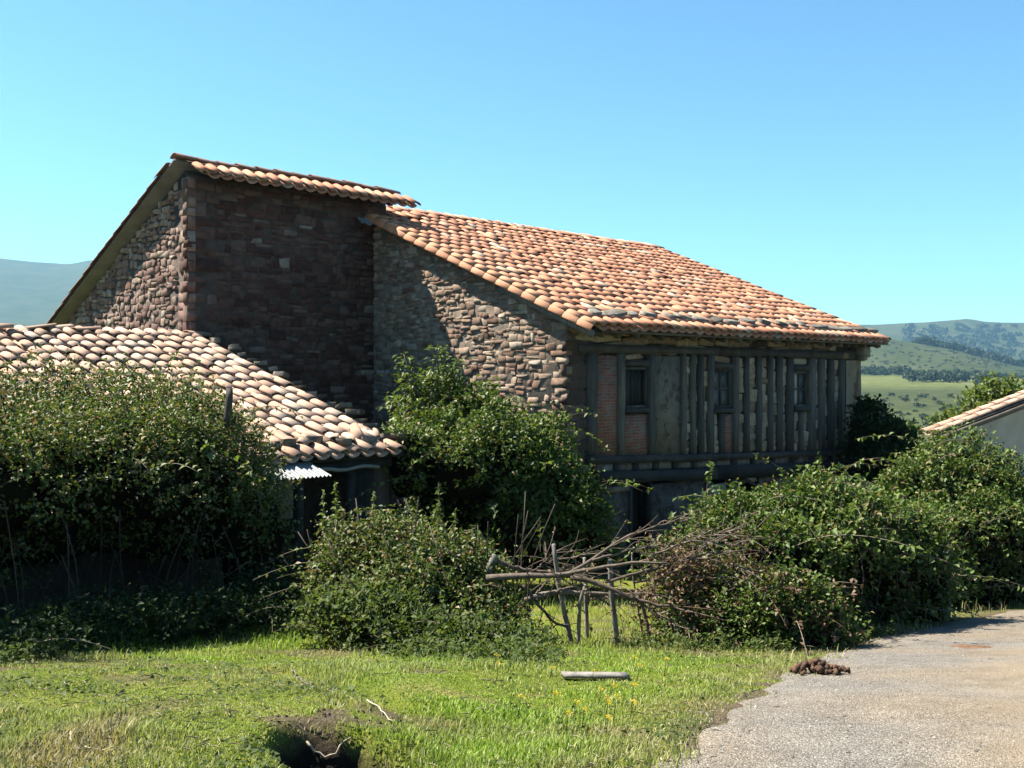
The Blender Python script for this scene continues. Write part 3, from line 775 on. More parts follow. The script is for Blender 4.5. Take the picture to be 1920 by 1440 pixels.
def lay_stones(root, base, stones, face, plane, mats, name, n_ind, rr, depth=(0.10, 0.16), proud=(0.0, 0.05), off=(0, 0, 0)):
    """face '-x' or '-y' in building coordinates; stones (u, v, w, h); plane: coordinate of the wall face"""
    order = sorted(range(len(stones)), key=lambda i: -stones[i][2] * stones[i][3])
    ind = set(order[:n_ind])
    mb = MB(); meshes = stone_mesh_set(mats, name)
    for i, (u, v, w, h) in enumerate(stones):
        dp = rr.uniform(*depth); pr = rr.uniform(*proud)
        sc = Matrix.Diagonal((w * 1.05, dp, h * 1.06, 1))
        flip = Matrix.Diagonal((rr.choice([-1, 1]) * 1.0, 1, 1, 1)) if False else Matrix.Identity(4)
        rot = Matrix.Rotation(math.radians(rr.normal(0, 2.5)), 4, 'Y') @ Matrix.Rotation(math.radians(rr.normal(0, 3.5)), 4, 'X') @ Matrix.Rotation(math.radians(rr.normal(0, 5)), 4, 'Z')
        if face == '-x':
            loc = Vector((plane - pr + dp / 2, u, v)); fr = Matrix.Rotation(math.radians(-90), 4, 'Z')
        else:
            loc = Vector((u, plane - pr + dp / 2, v)); fr = Matrix.Identity(4)
        T = Matrix.Translation(loc - Vector(off)) @ fr @ rot @ sc
        k = int(rr.integers(len(SV)))
        if i in ind:
            o = bpy.data.objects.new(name, meshes[k]); COL.objects.link(o); o.parent = root; o.matrix_basis = T
        else:
            A = np.array(T); P = SV[k][0] @ A[:3, :3].T + A[:3, 3]
            mb.add(P, SV[k][1], SV[k][2])
    if mb.n:
        kind(obj('small_' + name + 's', mb.mesh('small_' + name + 's'), mats, root), 'stuff')

def tile_variant(seed, L=0.50, w0=0.225, w1=0.19, hh=0.074, th=0.013, seg=6):
    rr = np.random.default_rng(seed)
    V = []
    for y, w in ((0.0, w0), (L, w1)):
        for inner in (0, 1):
            for k in range(seg + 1):
                a = math.pi * k / seg
                r = w / 2 - inner * th; h = hh * w / w0 - inner * th
                V.append([-math.cos(a) * r, y + (rr.normal(0, .004) if y == 0 else 0), math.sin(a) * h])
    n = seg + 1
    Fq = []
    for k in range(seg):
        Fq += [[k, 2 * n + k, 2 * n + k + 1, k + 1], [n + k, n + k + 1, 3 * n + k + 1, 3 * n + k], [k, k + 1, n + k + 1, n + k], [2 * n + k, 3 * n + k, 3 * n + k + 1, 2 * n + k + 1]]
    Fq += [[0, n, 3 * n, 2 * n], [seg, 2 * n + seg, 3 * n + seg, n + seg]]
    return np.array(V), np.array(Fq)
TV = [tile_variant(50 + i) for i in range(5)]
def tile_roof(root, s0, t0, z0, pitch, ncol, csp, nrow, rsp, mat, n_ind, rr, jit=1.0, flip=False, along='t', mat_edge=None, edge_cols=0, off=(0, 0, 0), skip=None, sag=0.03, ch_mat=None, name='roof_tile', wf=1.0, hf=1.0):
    """barrel tiles: rows climb from the eave line; cover tiles over upturned channel tiles"""
    cp, sp = math.cos(pitch), math.sin(pitch)
    items = []; ch = MB()
    rootM = np.array(Matrix.Translation(root.location) @ Matrix.Rotation(root.rotation_euler[2], 4, 'Z'))
    for c in range(ncol):
        edge = c < edge_cols
        cj = rr.normal(0, 0.008) * (0 if edge else jit)
        for r in range(nrow + 1):
            if skip and skip(c, r): continue
            for cover in (1, 0):
                jj = 0 if edge else jit
                dj = rr.normal(0, 0.034) * jj * (0.25 if r == 0 else 1) - (0.03 if (r == 0 and not cover) else 0)
                s = (c + (0.5 if cover else 1.0)) * csp + cj + rr.normal(0, 0.008) * jj
                if not cover and c == ncol - 1: continue
                d = r * rsp + dj
                sg = -sag * math.sin(min(1, d / (max(nrow, 1) * rsp)) * math.pi) * math.sin(min(1, max(0, c / ncol)) * math.pi) + 0.02 * float(fbm(s * 0.8, d * 0.8, 2)) * 2
                up = (0.055 if cover else 0.062) + sg + rr.normal(0, 0.004) * jj + (.02 * rr.random() if rr.random() < .08 * jj else 0)
                lp = Matrix.Translation((s, d * cp - up * sp, d * sp + up * cp))
                rt = Matrix.Rotation(pitch - math.radians(1.2), 4, 'X') @ Matrix.Rotation(math.radians(rr.normal(0, 1.5) * jj), 4, 'Z') @ Matrix.Rotation(math.radians(rr.normal(0, 2.6) * jj + (0 if cover else 180)), 4, 'Y')
                if along == 't': base = Matrix.Translation(Vector((s0, t0, z0)) - Vector(off))
                elif along == '-t': base = Matrix.Translation(Vector((s0, t0, z0)) - Vector(off)) @ Matrix.Rotation(math.pi, 4, 'Z')
                elif along == 's': base = Matrix.Translation(Vector((s0, t0, z0)) - Vector(off)) @ Matrix.Rotation(-math.pi / 2, 4, 'Z')
                T = base @ lp @ rt @ Matrix.Diagonal((wf, 1, hf, 1))
                k = int(rr.integers(len(TV)))
                if cover: items.append((T, k, edge))
                else:
                    A = np.array(T); ch.add(TV[k][0] @ A[:3, :3].T + A[:3, 3], TV[k][1])
    camp = np.array([0, 0, EYE])
    dist = [np.linalg.norm((rootM @ np.array([*T.translation, 1.0]))[:3] - camp) for T, _, _ in items]
    order = np.argsort(dist); ind = set(order[:n_ind].tolist())
    sets = {}
    rest = {False: MB(), True: MB()}
    for i, (T, k, edge) in enumerate(items):
        mt = mat_edge if (edge and mat_edge) else mat
        if i in ind:
            if (k, mt.name) not in sets:
                me = mesh_np(name, TV[k][0], TV[k][1]); me.materials.append(mt); sets[(k, mt.name)] = me
            o = bpy.data.objects.new(name, sets[(k, mt.name)]); COL.objects.link(o); o.parent = root; o.matrix_basis = T
        else:
            A = np.array(T); rest[bool(edge)].add(TV[k][0] @ A[:3, :3].T + A[:3, 3], TV[k][1])
    for e in (False, True):
        if rest[e].n:
            kind(obj('upper_' + name + 's', rest[e].mesh('upper_tiles'), mat_edge if (e and mat_edge) else mat, root), 'stuff')
    if ch.n: kind(obj('channel_tiles', ch.mesh('channel_tiles'), ch_mat or mat, root), 'stuff')
def ridge_row(root, s0, s1, t, z, mat, rr, off, step=0.42, name='ridge_tile', scale=1.15, jz=0.01):
    me = []
    for v in TV[:3]:
        m_ = mesh_np(name, v[0], v[1]); m_.materials.append(mat); me.append(m_)
    s = s0
    while s < s1:
        T = Matrix.Translation(Vector((s, t + rr.normal(0, .008), z + rr.normal(0, jz))) - Vector(off)) @ Matrix.Rotation(math.radians(-90 + rr.normal(0, 2)), 4, 'Z') @ Matrix.Rotation(math.radians(-2), 4, 'X') @ Matrix.Scale(scale, 4)
        o = bpy.data.objects.new(name, me[int(rr.integers(3))]); COL.objects.link(o); o.parent = root; o.matrix_basis = T
        s += step

# ------------------------------------------------------------------ the stone barn (tall block on the left)
GZ = float(G(st(0, 0)[0], st(0, 0)[1]))
def B_root(name, s, t, label, cat):
    p = st(s, t); z = float(G(p[0], p[1]))
    o = empty(name, (p[0], p[1], z), label, cat, ANG)
    return o, (s, t, z)
rr = np.random.default_rng(21)
BS, BT = -4.68, 5.95
barn, bo = B_root('stone_barn', BS, BT, 'tall stone barn with shaded side wall and half gable, left of the timber house', 'barn')
RID_T, RID_Z = 6.10, 5.90
bslope = math.atan(0.513)
def rake_z(t): return RID_Z - 0.10 - (t - RID_T) * 0.513
mb = prism([(BT + .025, -3.4), (13.9, -3.4), (13.9, rake_z(13.9) - .08), (RID_T, RID_Z - .22), (BT + .025, 5.52)], 'x', BS + .025, 0.40)
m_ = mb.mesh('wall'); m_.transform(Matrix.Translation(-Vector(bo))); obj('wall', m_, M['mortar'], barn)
def in_dark(u, v, w, h): return BS + .02 < u - w / 2 + .1 and u + w / 2 < 0.50 and v + h / 2 < 5.53
dark = rubble(BS + .72, 0.48, -2.6, 5.5, (0.08, 0.21), (0.12, 0.42), in_dark, rr, .005)
v = -2.6
while v < 5.3:                                                       # corner blocks
    h = rr.uniform(0.17, 0.33); w = rr.choice([0.42, 0.62, 0.72])
    dark.append((BS + w / 2 - .03, v + h / 2, w, h - .012))
    if w < 0.6: dark.append((BS + w + .14, v + h / 2, .25, h * .8))
    v += h
lay_cells(barn, fit_stones(dark, [((-1, 0), -(BS - .03)), ((1, 0), .47), ((0, 1), 5.52)], rr, joint=.006), '-y', BT + .02, M['barn_stone_shaded'], 'wall_stone', 300, rr, (-.006, .022), bo)
def in_lit(u, v, w, h): return BT + .3 < u - w / 2 and v + h / 2 < rake_z(u) - .05 and u < 13.8
lit = rubble(BT + .3, 13.8, -0.2, 5.6, (0.09, 0.19), (0.10, 0.27), in_lit, rr, 0.006)
v = -0.2
while v < 5.35:
    h = rr.uniform(0.14, 0.30); w = rr.uniform(0.28, 0.5)
    lit.append((BT + w / 2 - .02, v + h / 2, w, h - .015)); v += h
lay_cells(barn, fit_stones(lit, [((-1, 0), -(BT - .01)), ((.513, 1), RID_Z - .16 + RID_T * .513), ((1, 0), 13.8)], rr, joint=.009), '-x', BS + .02, M['barn_stone_lit'], 'gable_stone', 300, rr, (-.008, .034), bo)
# roof: long slope to the back, short lip over the side wall
mb = MB()
so = BS - .22; se = 0.74
for (ta, za, tb, zb, th) in ((RID_T, RID_Z - .02, 14.3, rake_z(14.3) + .08, .07),):
    mb.hexa([[so, ta, za - th], [se, ta, za - th], [se, tb, zb - th], [so, tb, zb - th], [so, ta, za], [se, ta, za], [se, tb, zb], [so, tb, zb]])
m_ = mb.mesh('roof_deck'); m_.transform(Matrix.Translation(-Vector(bo))); obj('roof_deck', m_, M['soffit'], barn)
mb = MB(); mb.hexa([[so + .3, 5.50, 5.53], [se - .05, 5.50, 5.53], [se - .05, RID_T - .01, 5.83], [so + .3, RID_T - .01, 5.83], [so + .3, 5.50, 5.57], [se - .05, 5.50, 5.57], [se - .05, RID_T - .01, 5.87], [so + .3, RID_T - .01, 5.87]])
m_ = mb.mesh('eave_board'); m_.transform(Matrix.Translation(-Vector(bo))); obj('eave_board', m_, M['pale_wood'], barn)
tile_roof(barn, so + .18, 5.40, 5.49, math.atan(0.55), 20, 0.285, 0, 0.36, M['tile'], 40, rr, 0.5, off=bo, sag=0, wf=1.1, hf=1.1)
tile_roof(barn, so + 3 * .27 - .10, 14.3, rake_z(14.3) + .04, bslope, 3, 0.27, 20, 0.425, M['ridge_tile'], 100, rr, 0.25, along='-t', off=bo, sag=0)
ridge_row(barn, so - .02, se - .3, RID_T - .03, RID_Z - .01, M['ridge_tile'], rr, bo, 0.46, scale=1.4)
for k in range(7):                                                   # rafter stubs under the lip
    s = BS + .5 + k * .74
    obj('rafter_end', beam_mesh('rafter_end', np.array([s, 5.62, 5.53]) - bo, np.array([s, 6.05, 5.72]) - bo, .10, .11, 300 + k, .006), M['beam_wood'], barn)
# zinc flashing where the lower roof meets the wall
mb = MB(); zf = 5.30
xs_ = np.linspace(-.55, .5, 15)
Vf = [[x, 5.86 + .0 * i, 5.16 + .012 * math.sin(i * 2.1)] for i, x in enumerate(xs_)] + [[x, 5.66, 4.99 + .03 * math.sin(i * 1.7)] for i, x in enumerate(xs_)]
mb.add(np.array(Vf) - bo, [[i, i + 1, 16 + i, 15 + i] for i in range(14)])
obj('flashing', mb.mesh('flashing'), M['metal'], barn)

# ------------------------------------------------------------------ the timber-fronted house
rr = np.random.default_rng(33)
house, ho = B_root('timber_house', 0, 0, 'long two-storey house with dark timber-framed front and orange tiled roof', 'house')
HO = Vector(ho)
def hpart(name, me, mat, parent=None):
    me.transform(Matrix.Translation(-HO)); return obj(name, me, mat, parent or house)
TE, ZE, TR, ZR = -0.79, 2.44, 7.09, 5.66
hp = math.atan((ZR - ZE) / (TR - TE)); tp = math.tan(hp)
def roof_z(t): return ZE + (t - TE) * tp if t <= TR else ZR - (t - TR) * tp
LEN = 12.35
mb = prism([(0.05, -3.5), (12.0, -3.5), (12.0, roof_z(12.0) - .14), (TR, ZR - .14), (0.05, roof_z(0.05) - .14)], 'x', 0.025, .55)
hpart('gable_wall', mb.mesh('gable_wall'), M['gable_mortar'])
mb = prism([(0.05, -4.3), (12.0, -4.3), (12.0, roof_z(12.0) - .14), (TR, ZR - .14), (0.05, roof_z(0.05) - .14)], 'x', LEN - .5, LEN - .02)
hpart('end_wall', mb.mesh('end_wall'), M['mortar'])
mb = MB(); mb.box(0.56, LEN - .51, 0.34, 0.5, -4.3, roof_z(.3) - .15); hpart('back_wall', mb.mesh('back_wall'), M['void'])
def in_g(u, v, w, h): return 0.20 < u - w / 2 and v + h / 2 < roof_z(u) - .13 and u < 6.0
gst = [g for g in rubble(0.22, 6.0, -2.4, 5.0, (0.065, 0.16), (0.09, 0.30), in_g, rr, 0.006)]
v = -2.3
while v < 2.55:
    h = rr.uniform(0.12, 0.26); w = rr.uniform(0.22, 0.46)
    gst.append((w / 2 + .0, v + h / 2, w, h - .025)); v += h
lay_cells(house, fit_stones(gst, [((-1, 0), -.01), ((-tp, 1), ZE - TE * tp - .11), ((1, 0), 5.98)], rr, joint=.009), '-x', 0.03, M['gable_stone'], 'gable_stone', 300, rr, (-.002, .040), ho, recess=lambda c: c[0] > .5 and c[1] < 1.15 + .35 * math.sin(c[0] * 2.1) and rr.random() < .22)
# roof deck, fascia, verge board, rafters
mb = MB(); th = .07
for (ta, tb) in ((TE + .06, TR), (TR + .002, 12.6)):  # deck stops short of the verge tiles
    za, zb = roof_z(ta) - .02, roof_z(tb) - .02
    mb.hexa([[-.10, ta, za - th], [LEN + .16, ta, za - th], [LEN + .16, tb, zb - th], [-.10, tb, zb - th], [-.10, ta, za], [LEN + .16, ta, za], [LEN + .16, tb, zb], [-.10, tb, zb]])
hpart('roof_deck', mb.mesh('roof_deck'), M['beam_wood'])
hpart('fascia', beam_mesh('fascia', [.15, TE + .05, ZE - .045], [LEN + .14, TE + .05, ZE - .045], .05, .03, 5, .003, (0, 0, 1), 6), M['pale_wood'])
hpart('verge_board', beam_mesh('verge_board', [-.135, TE + .02, roof_z(TE) - .115], [-.135, 1.7, roof_z(1.7) - .115], .13, .03, 6, .004, (0, 0, 1), 4), M['post_wood'])
k = 0; s = .30
while s < LEN + .1:
    hpart('rafter', beam_mesh('rafter', [s, TE + .12 + rr.uniform(0, .12), roof_z(TE + .2) - .175], [s + rr.normal(0, .03), .32, roof_z(.32) - .175], .10, .15, 400 + k, .009), M['pale_wood' if k % 3 == 0 else 'wood'])
    s += rr.uniform(.42, .66); k += 1
# tiles
tile_roof(house, -.24, TE - .03, ZE, hp, 40, 0.318, 21, 0.388, M['tile'], 300, rr, 1.0, mat_edge=M['new_tile'], edge_cols=2, off=ho, ch_mat=M['tile'], wf=1.24, hf=1.15)
vt = []
for v_ in TV[:3]:
    m_ = mesh_np('verge_tile', v_[0], v_[1]); m_.materials.append(M['new_tile']); vt.append(m_)
d = 0.0
while d < (TR - TE) / math.cos(hp) - .45:
    T = Matrix.Translation(Vector((-.205, TE - .03 + d * math.cos(hp), ZE + d * math.sin(hp) + .005)) - HO) @ Matrix.Rotation(hp - math.radians(1), 4, 'X') @ Matrix.Rotation(math.radians(-62), 4, 'Y') @ Matrix.Diagonal((.8, 1, .55, 1))
    o = bpy.data.objects.new('verge_tile', vt[int(rr.integers(3))]); COL.objects.link(o); o.parent = house; o.matrix_basis = T
    d += .388
ridge_row(house, 0.9, LEN + .05, TR, ZR + .035, M['ridge_tile'], rr, ho, 0.44)

# timber front
def fpost(px0, px1, py0, py1, mat='wood', name='post', t0=-.02, t1=.14, sd=0):
    s0, _ = fac(px0); s1, _ = fac(px1); sm = (s0 + s1) / 2; pm = (px0 + px1) / 2
    za = fac(pm, py1)[1]; zb = fac(pm, py0)[1]
    return hpart(name, beam_mesh(name, [sm, (t0 + t1) / 2, za], [sm + rr.normal(0, .008), (t0 + t1) / 2, zb], s1 - s0, t1 - t0, int(px0) + sd, .009), M[mat])
def fbeam(px0, px1, pya, pyb, hpx_, mat='beam_wood', name='beam', t0=-.07, t1=.18, sd=0, segs=8):
    sa, za = fac(px0, pya); sb, zb = fac(px1, pyb)
    Ya = OY + V1[1] * sa; Yb = OY + V1[1] * sb
    w = hpx_ / F * (Ya + Yb) / 2
    return hpart(name, beam_mesh(name, [sa, (t0 + t1) / 2, za], [sb, (t0 + t1) / 2, zb], w, t1 - t0, int(px0 * 3 + pya) + sd, .010, (0, 0, 1), segs), M[mat])
def fpanel(px0, px1, py0, py1, mat, name, t0=.03, t1=.30, parent=None):
    s0, _ = fac(px0); s1, _ = fac(px1); pm = (px0 + px1) / 2
    z0 = fac(pm, py1)[1]; z1 = fac(pm, py0)[1]
    mb = MB(); c = Vector(((s0 + s1) / 2, t0, z0)); mb.box(s0 - c.x, s1 - c.x, 0, t1 - t0, 0, z1 - z0)
    o = obj(name, mb.mesh(name), M[mat], parent or house)
    o.location = c - HO
    return o
def top_y(px): return np.interp(px, [1100, 1590], [662, 673])
def sill_y(px): return np.interp(px, [1100, 1350, 1590], [857, 850, 843])
posts = [(1102, 1119), (1160, 1171), (1217, 1228), (1278, 1286), (1296, 1304.5), (1310, 1319), (1328, 1338), (1375, 1384), (1396, 1404.5), (1420, 1428), (1442, 1449.5), (1458, 1467), (1475.5, 1488), (1517, 1528), (1536, 1545.5), (1553, 1563.5), (1574, 1584)]
for (a, b) in posts:
    fpost(a, b, top_y(a) - 2, sill_y(a) + 2)
fpanel(1119.3, 1159.7, 666, 858, 'brick', 'brick_panel')
fpanel(1171.3, 1216.7, 777, 857, 'brick', 'brick_panel')
fpanel(1228.3, 1277.7, 668, 855, 'plaster', 'plaster_panel')
strips = [(1286, 1296), (1304.5, 1310), (1319, 1328), (1384, 1396), (1404.5, 1420), (1428, 1442), (1449.5, 1458), (1467, 1475.5), (1528, 1536), (1545.5, 1553), (1563.5, 1574)]
inf = []
def infill(pa, pb, ya, yb):
    s0, _ = fac(pa); s1, _ = fac(pb); pm = (pa + pb) / 2
    z0 = fac(pm, yb)[1]; z1 = fac(pm, ya)[1]; v = z0
    while v < z1 - .03:
        h = min(rr.uniform(.12, .34), z1 - v)
        inf.append(((s0 + s1) / 2 + rr.normal(0, .008), v + h / 2, (s1 - s0) * rr.uniform(.86, 1.02), h * .97)); v += h
    fpanel(pa, pb, ya, yb, 'mortar', 'infill_mortar', .12, .32)
for (a, b) in strips: infill(a, b, top_y(a) + 2, sill_y(a) - 1)
infill(1338, 1349, 777, 849); infill(1489, 1499, 770, 846); infill(1506, 1516.5, 770, 846)
fpost(1349.5, 1358, 775, 852, sd=9); fpanel(1358.3, 1374.7, 777, 851, 'brick', 'brick_panel'); fpost(1499.5, 1505.5, 768, 847, sd=9)
infill(1338, 1374, 668, 680); infill(1489, 1516, 672, 684); infill(1172, 1216, 664, 674)
lay_stones(house, None, inf, '-y', .05, M['front_stone'], 'infill_stone', 300, rr, off=ho, depth=(.12, .16), proud=(-.01, .035))
# windows
def window(pa, pb, ya, yb, style):
    s0, _ = fac(pa); s1, _ = fac(pb); pm = (pa + pb) / 2
    z0 = fac(pm, yb)[1]; z1 = fac(pm, ya)[1]
    fr_ = MB(); f = .055
    mb = MB(); mb.box(s0, s1, .20, .23, z0, z1)
    w = hpart('window', mb.mesh('window'), M['void'])
    fm = MB()
    fm.box(s0, s0 + f, .03, .16, z0, z1); fm.box(s1 - f, s1, .03, .16, z0, z1)
    fm.box(s0 + f, s1 - f, .03, .16, z1 - f, z1); fm.box(s0 + f, s1 - f, .03, .16, z0, z0 + f)
    hpart('frame', fm.mesh('frame'), M['wood'], w)
    n = 5
    if style == 'boards':
        for i in range(n):
            a = s0 + f + (s1 - s0 - 2 * f) * i / n; b = s0 + f + (s1 - s0 - 2 * f) * (i + 1) / n
            bm_ = MB(); bm_.box(a + .006, b - .006, .13 + .006 * (i % 2), .16, z0 + f + .002, z1 - f - .002)
            hpart('shutter_board', bm_.mesh('shutter_board'), M['beam_wood'], w)
    else:
        mid = (s0 + s1) / 2; zm = (z0 + z1) / 2
        cm = MB(); cm.box(mid - .02, mid + .02, .06, .14, z0 + f, z1 - f)
        cm.box(s0 + f, mid - .021, .07, .13, zm - .02, zm + .02); cm.box(mid + .021, s1 - f, .07, .13, zm - .02, zm + .02)
        hpart('glazing_bar', cm.mesh('glazing_bar'), M['wood'], w)
        for (a, b) in ((s0 + f, mid - .02), (mid + .02, s1 - f)):
            for (c, d) in ((z0 + f, zm - .02), (zm + .02, z1 - f)):
                pm_ = MB(); pm_.box(a + .002, b - .002, .10, .112, c + .002, d - .002)
                hpart('pane', pm_.mesh('pane'), M['blind'] if (style == 'blind' and a < mid - .1) else M['pane'], w)
    return w
window(1172, 1216, 688, 765, 'boards'); window(1338, 1374, 692, 765, 'glass'); window(1489, 1516, 696, 763, 'blind')
for (a, b, y0, y1) in ((1171, 1217, 681, 681), (1338, 1375, 686, 687), (1488, 1517, 690, 690)): fbeam(a, b, y0, y1, 12, 'plate_wood', 'lintel', -.03, .15, 1, 3)
for (a, b, y0, y1) in ((1171, 1217, 770, 770), (1338, 1375, 770, 770), (1488, 1517, 767, 767)): fbeam(a, b, y0, y1, 9, 'plate_wood', 'window_sill', -.06, .15, 2, 3)
# plates and beams
fbeam(1085, 1345, 653, 659, 15, 'plate_wood', 'top_plate', -.05, .20); fbeam(1346, 1600, 659, 666, 15, 'plate_wood', 'top_plate', -.05, .20)
fbeam(1098, 1330, 863, 857, 13, 'plate_wood', 'sill_beam', -.08, .2, 1); fbeam(1331, 1604, 857, 847.5, 11, 'plate_wood', 'sill_beam', -.08, .2, 2)
fbeam(1120, 1340, 896, 888, 22, 'beam_wood', 'floor_beam', -.10, .2, 3); fbeam(1341, 1606, 886, 873, 24, 'beam_wood', 'floor_beam', -.10, .2, 4)
for i, px in enumerate(np.linspace(1150, 1590, 13)):
    yy = np.interp(px, [1100, 1600], [877, 858])
    fpost(px, px + np.interp(px, [1100, 1600], [11, 7]), yy - 8, yy + 8, 'beam_wood', 'joist_end', -.03, .2, 50)
    a = px + np.interp(px, [1100, 1600], [12, 8]); b = np.linspace(1150, 1590, 13)[i + 1] - 1 if i < 12 else 1605
    if b > a + 4: fpanel(a, b, yy - 7, yy + 7, 'plaster' if i in (0, 1, 3, 4) else 'gable_mortar', 'joist_infill', .0, .2)
fpanel(1121, 1149, 870, 886, 'pier_plaster', 'joist_infill', .0, .2)
eav = []
s = .1
while s < LEN - .2:
    w = rr.uniform(.3, 1.0)
    for (zz, hh) in ((2.12, .17), (2.30, .16), (2.47, .14)):
        if rr.random() < .8: eav.append((s + w / 2, zz + rr.normal(0, .015), w * .96, hh))
    s += w
lay_stones(house, None, eav, '-y', .04, M['front_stone'], 'eave_stone', 120, rr, off=ho, depth=(.14, .2), proud=(-.03, .05))
mb = MB(); mb.box(.06, LEN - .05, .10, .33, 1.97, roof_z(.2) - .15); hpart('eave_wall', mb.mesh('eave_wall'), M['mortar'])
qu = []; v = -2.3
while v < 2.1:
    h = rr.uniform(.17, .30); k = rr.uniform(.35, .6) * .72
    if rr.random() < .45: qu += [(.36, v + h / 2, .70, h - .015)]
    else: qu += [(k / 2 + .01, v + h / 2, k - .012, h - .015), (k + (.72 - k) / 2, v + h / 2, .72 - k - .012, h - .015)]
    v += h
lay_stones(house, None, qu, '-y', .02, M['quoin_stone'], 'quoin', 100, rr, off=ho, depth=(.12, .16), proud=(-.01, .02))
mb = MB(); mb.box(.04, .76, .07, .33, -3.5, 2.1); hpart('corner_pier', mb.mesh('corner_pier'), M['mortar'])
# rendered pier at the far end and its corbel
s0 = fac(1584.5)[0]
mb = prism([(s0, -4.2), (LEN + .02, -4.2), (LEN + .06, -1.5), (LEN - .02, .2), (LEN + .03, 1.2), (LEN, 1.95), (s0, 1.95)], 'y', -.03, .3); hpart('end_pier', mb.mesh('end_pier'), M['pier_plaster'])
hpart('corbel', beam_mesh('corbel', [LEN - .2, -.05, 2.26], [LEN + .22, -.05, 2.24], .34, .3, 77, .02, (0, 0, 1), 3), M['slate'])
hpart('corbel', beam_mesh('corbel', [LEN - .2, -.04, 2.03], [LEN + .06, -.04, 2.02], .12, .3, 78, .015, (0, 0, 1), 3), M['slate'])
hpart('purlin', beam_mesh('purlin', [LEN - .3, -.35, 2.42], [LEN + .40, -.35, 2.40], .16, .14, 79, .01, (0, 0, 1), 3), M['beam_wood'])
# ground floor
fpanel(1103, 1178, 905, 1120, 'lower_plaster', 'lower_wall', .0, .3); fpanel(1222, 1322, 903, 1120, 'lower_plaster', 'lower_wall', .0, .3)
fpanel(1425, 1584, 885, 1080, 'gable_mortar', 'lower_wall', .0, .3)
fpost(1178.5, 1184, 905, 1110, 'beam_wood', 'door_post', -.03, .14, 3); fpost(1216, 1222, 905, 1110, 'beam_wood', 'door_post', -.03, .14, 4)
fpanel(1184.5, 1215.5, 905, 1110, 'void', 'doorway', .26, .32)
fpanel(1135, 1178, 912, 922, 'plaster', 'door_lintel', -.04, -.002)
fpanel(1327, 1366, 908, 1080, 'blind', 'door_panel', .06, .1); fpost(1366.5, 1382, 900, 1080, 'wood', 'door_post', -.03, .14, 5); fpost(1322.3, 1326.8, 898, 1090, 'wood', 'door_post', -.05, .14, 6)
fpanel(1382.5, 1424.5, 893, 906, 'blind', 'fanlight', .08, .12)
sa, za = fac(1383, 908); sb, zb = fac(1424, 912)
ar = MB(); tube(ar, spline([[sa, .03, za], [sa + .35, .03, za + .12], [sb, .03, zb - .05]], 8), .05, 6); hpart('arch_lintel', ar.mesh('arch_lintel'), M['wood'])
fpanel(1382.5, 1424.5, 907, 1080, 'void', 'doorway', .26, .32)
lows = [g for g in rubble(fac(1425)[0], fac(1584)[0], -2.4, -.55, (.10, .2), (.16, .4), lambda u, v, w, h: True, rr)]
lay_cells(house, fit_stones(lows, [((0, 1), -.52), ((-1, 0), -fac(1425)[0]), ((1, 0), fac(1584)[0])], rr), '-y', .02, M['barn_stone_shaded'], 'lower_stone', 120, rr, (0, .03), ho)

# stones weighing down the eave tiles
ORD = ['first', 'second', 'third', 'fourth', 'fifth', 'sixth', 'seventh', 'eighth', 'ninth', 'tenth', 'eleventh', 'twelfth', 'thirteenth', 'fourteenth', 'fifteenth', 'sixteenth', 'seventeenth', 'eighteenth', 'nineteenth', 'twentieth', 'twenty-first', 'twenty-second', 'twenty-third', 'twenty-fourth']
rspx = [(1108, 1122), (1131, 1172), (1173, 1195), (1203, 1231), (1246, 1262), (1268, 1297), (1299, 1326), (1330, 1354), (1356, 1386), (1392, 1410), (1424, 1441), (1456, 1474), (1477, 1494), (1497, 1512), (1520, 1548), (1549, 1575), (1577, 1597), (1600, 1620), (1622, 1641)]
for i, (a, b) in enumerate(rspx):
    tt = -.30 + rr.normal(0, .03)
    s0, _ = fac(a, 700, tt); s1, _ = fac(b, 700, tt)
    V_, Fq, Ft = SV[i % len(SV)]
    hgt = rr.uniform(.045, .085) + (.04 if i in (10, 11) else 0); dp = rr.uniform(.18, .28)
    Vs = V_[:, [0, 2, 1]] * np.array([min((s1 - s0) * rr.uniform(.8, .97), .75), dp, -hgt])
    me = mesh_np('roof_stone', Vs, [Fq, Ft]); me.materials.append(M['slate'])
    p = st((s0 + s1) / 2, tt, roof_z(tt) + .135 + hgt * .35)
    o = obj('roof_stone', me, None, None)
    o.location = p; o.rotation_euler = (hp * .9 + rr.normal(0, .05), rr.normal(0, .06), ANG + rr.normal(0, .08))
    tag(o, f'flat grey stone on the eave tiles, {ORD[i]} of the row from the left', 'stone', 'stones weighing down the eave')

# ------------------------------------------------------------------ the tiled shed
rr = np.random.default_rng(44)
SR, STE, STR = -4.42, -.55, 5.86
shed, so_ = B_root('tiled_shed', -8, 2.5, 'low open-fronted shed with pale pink tiled roof, half buried in brambles', 'shed')
SO = Vector(so_)
def spart(name, me, mat, parent=None):
    me.transform(Matrix.Translation(-SO)); return obj(name, me, mat, parent or shed)
SZE, SZR = .36, 2.30
shp = math.atan((SZR - SZE) / (STR - STE))
def sroof(t): return SZE + (t - STE) * math.tan(shp)
SL = -13.2
mb = MB(); mb.hexa([[SL, STE + .05, SZE - .07], [SR - .05, STE + .05, SZE - .07], [SR - .05, STR, SZR - .08], [SL, STR, SZR - .08], [SL, STE + .05, SZE - .02], [SR - .05, STE + .05, SZE - .02], [SR - .05, STR, SZR - .03], [SL, STR, SZR - .03]])
spart('roof_deck', mb.mesh('roof_deck'), M['beam_wood'])
tile_roof(shed, SL, STE - .05, SZE - .01, shp, int((SR - SL) / .272), .272, 16, .405, M['shed_tile'], 300, rr, 1.1, off=so_, sag=.06)
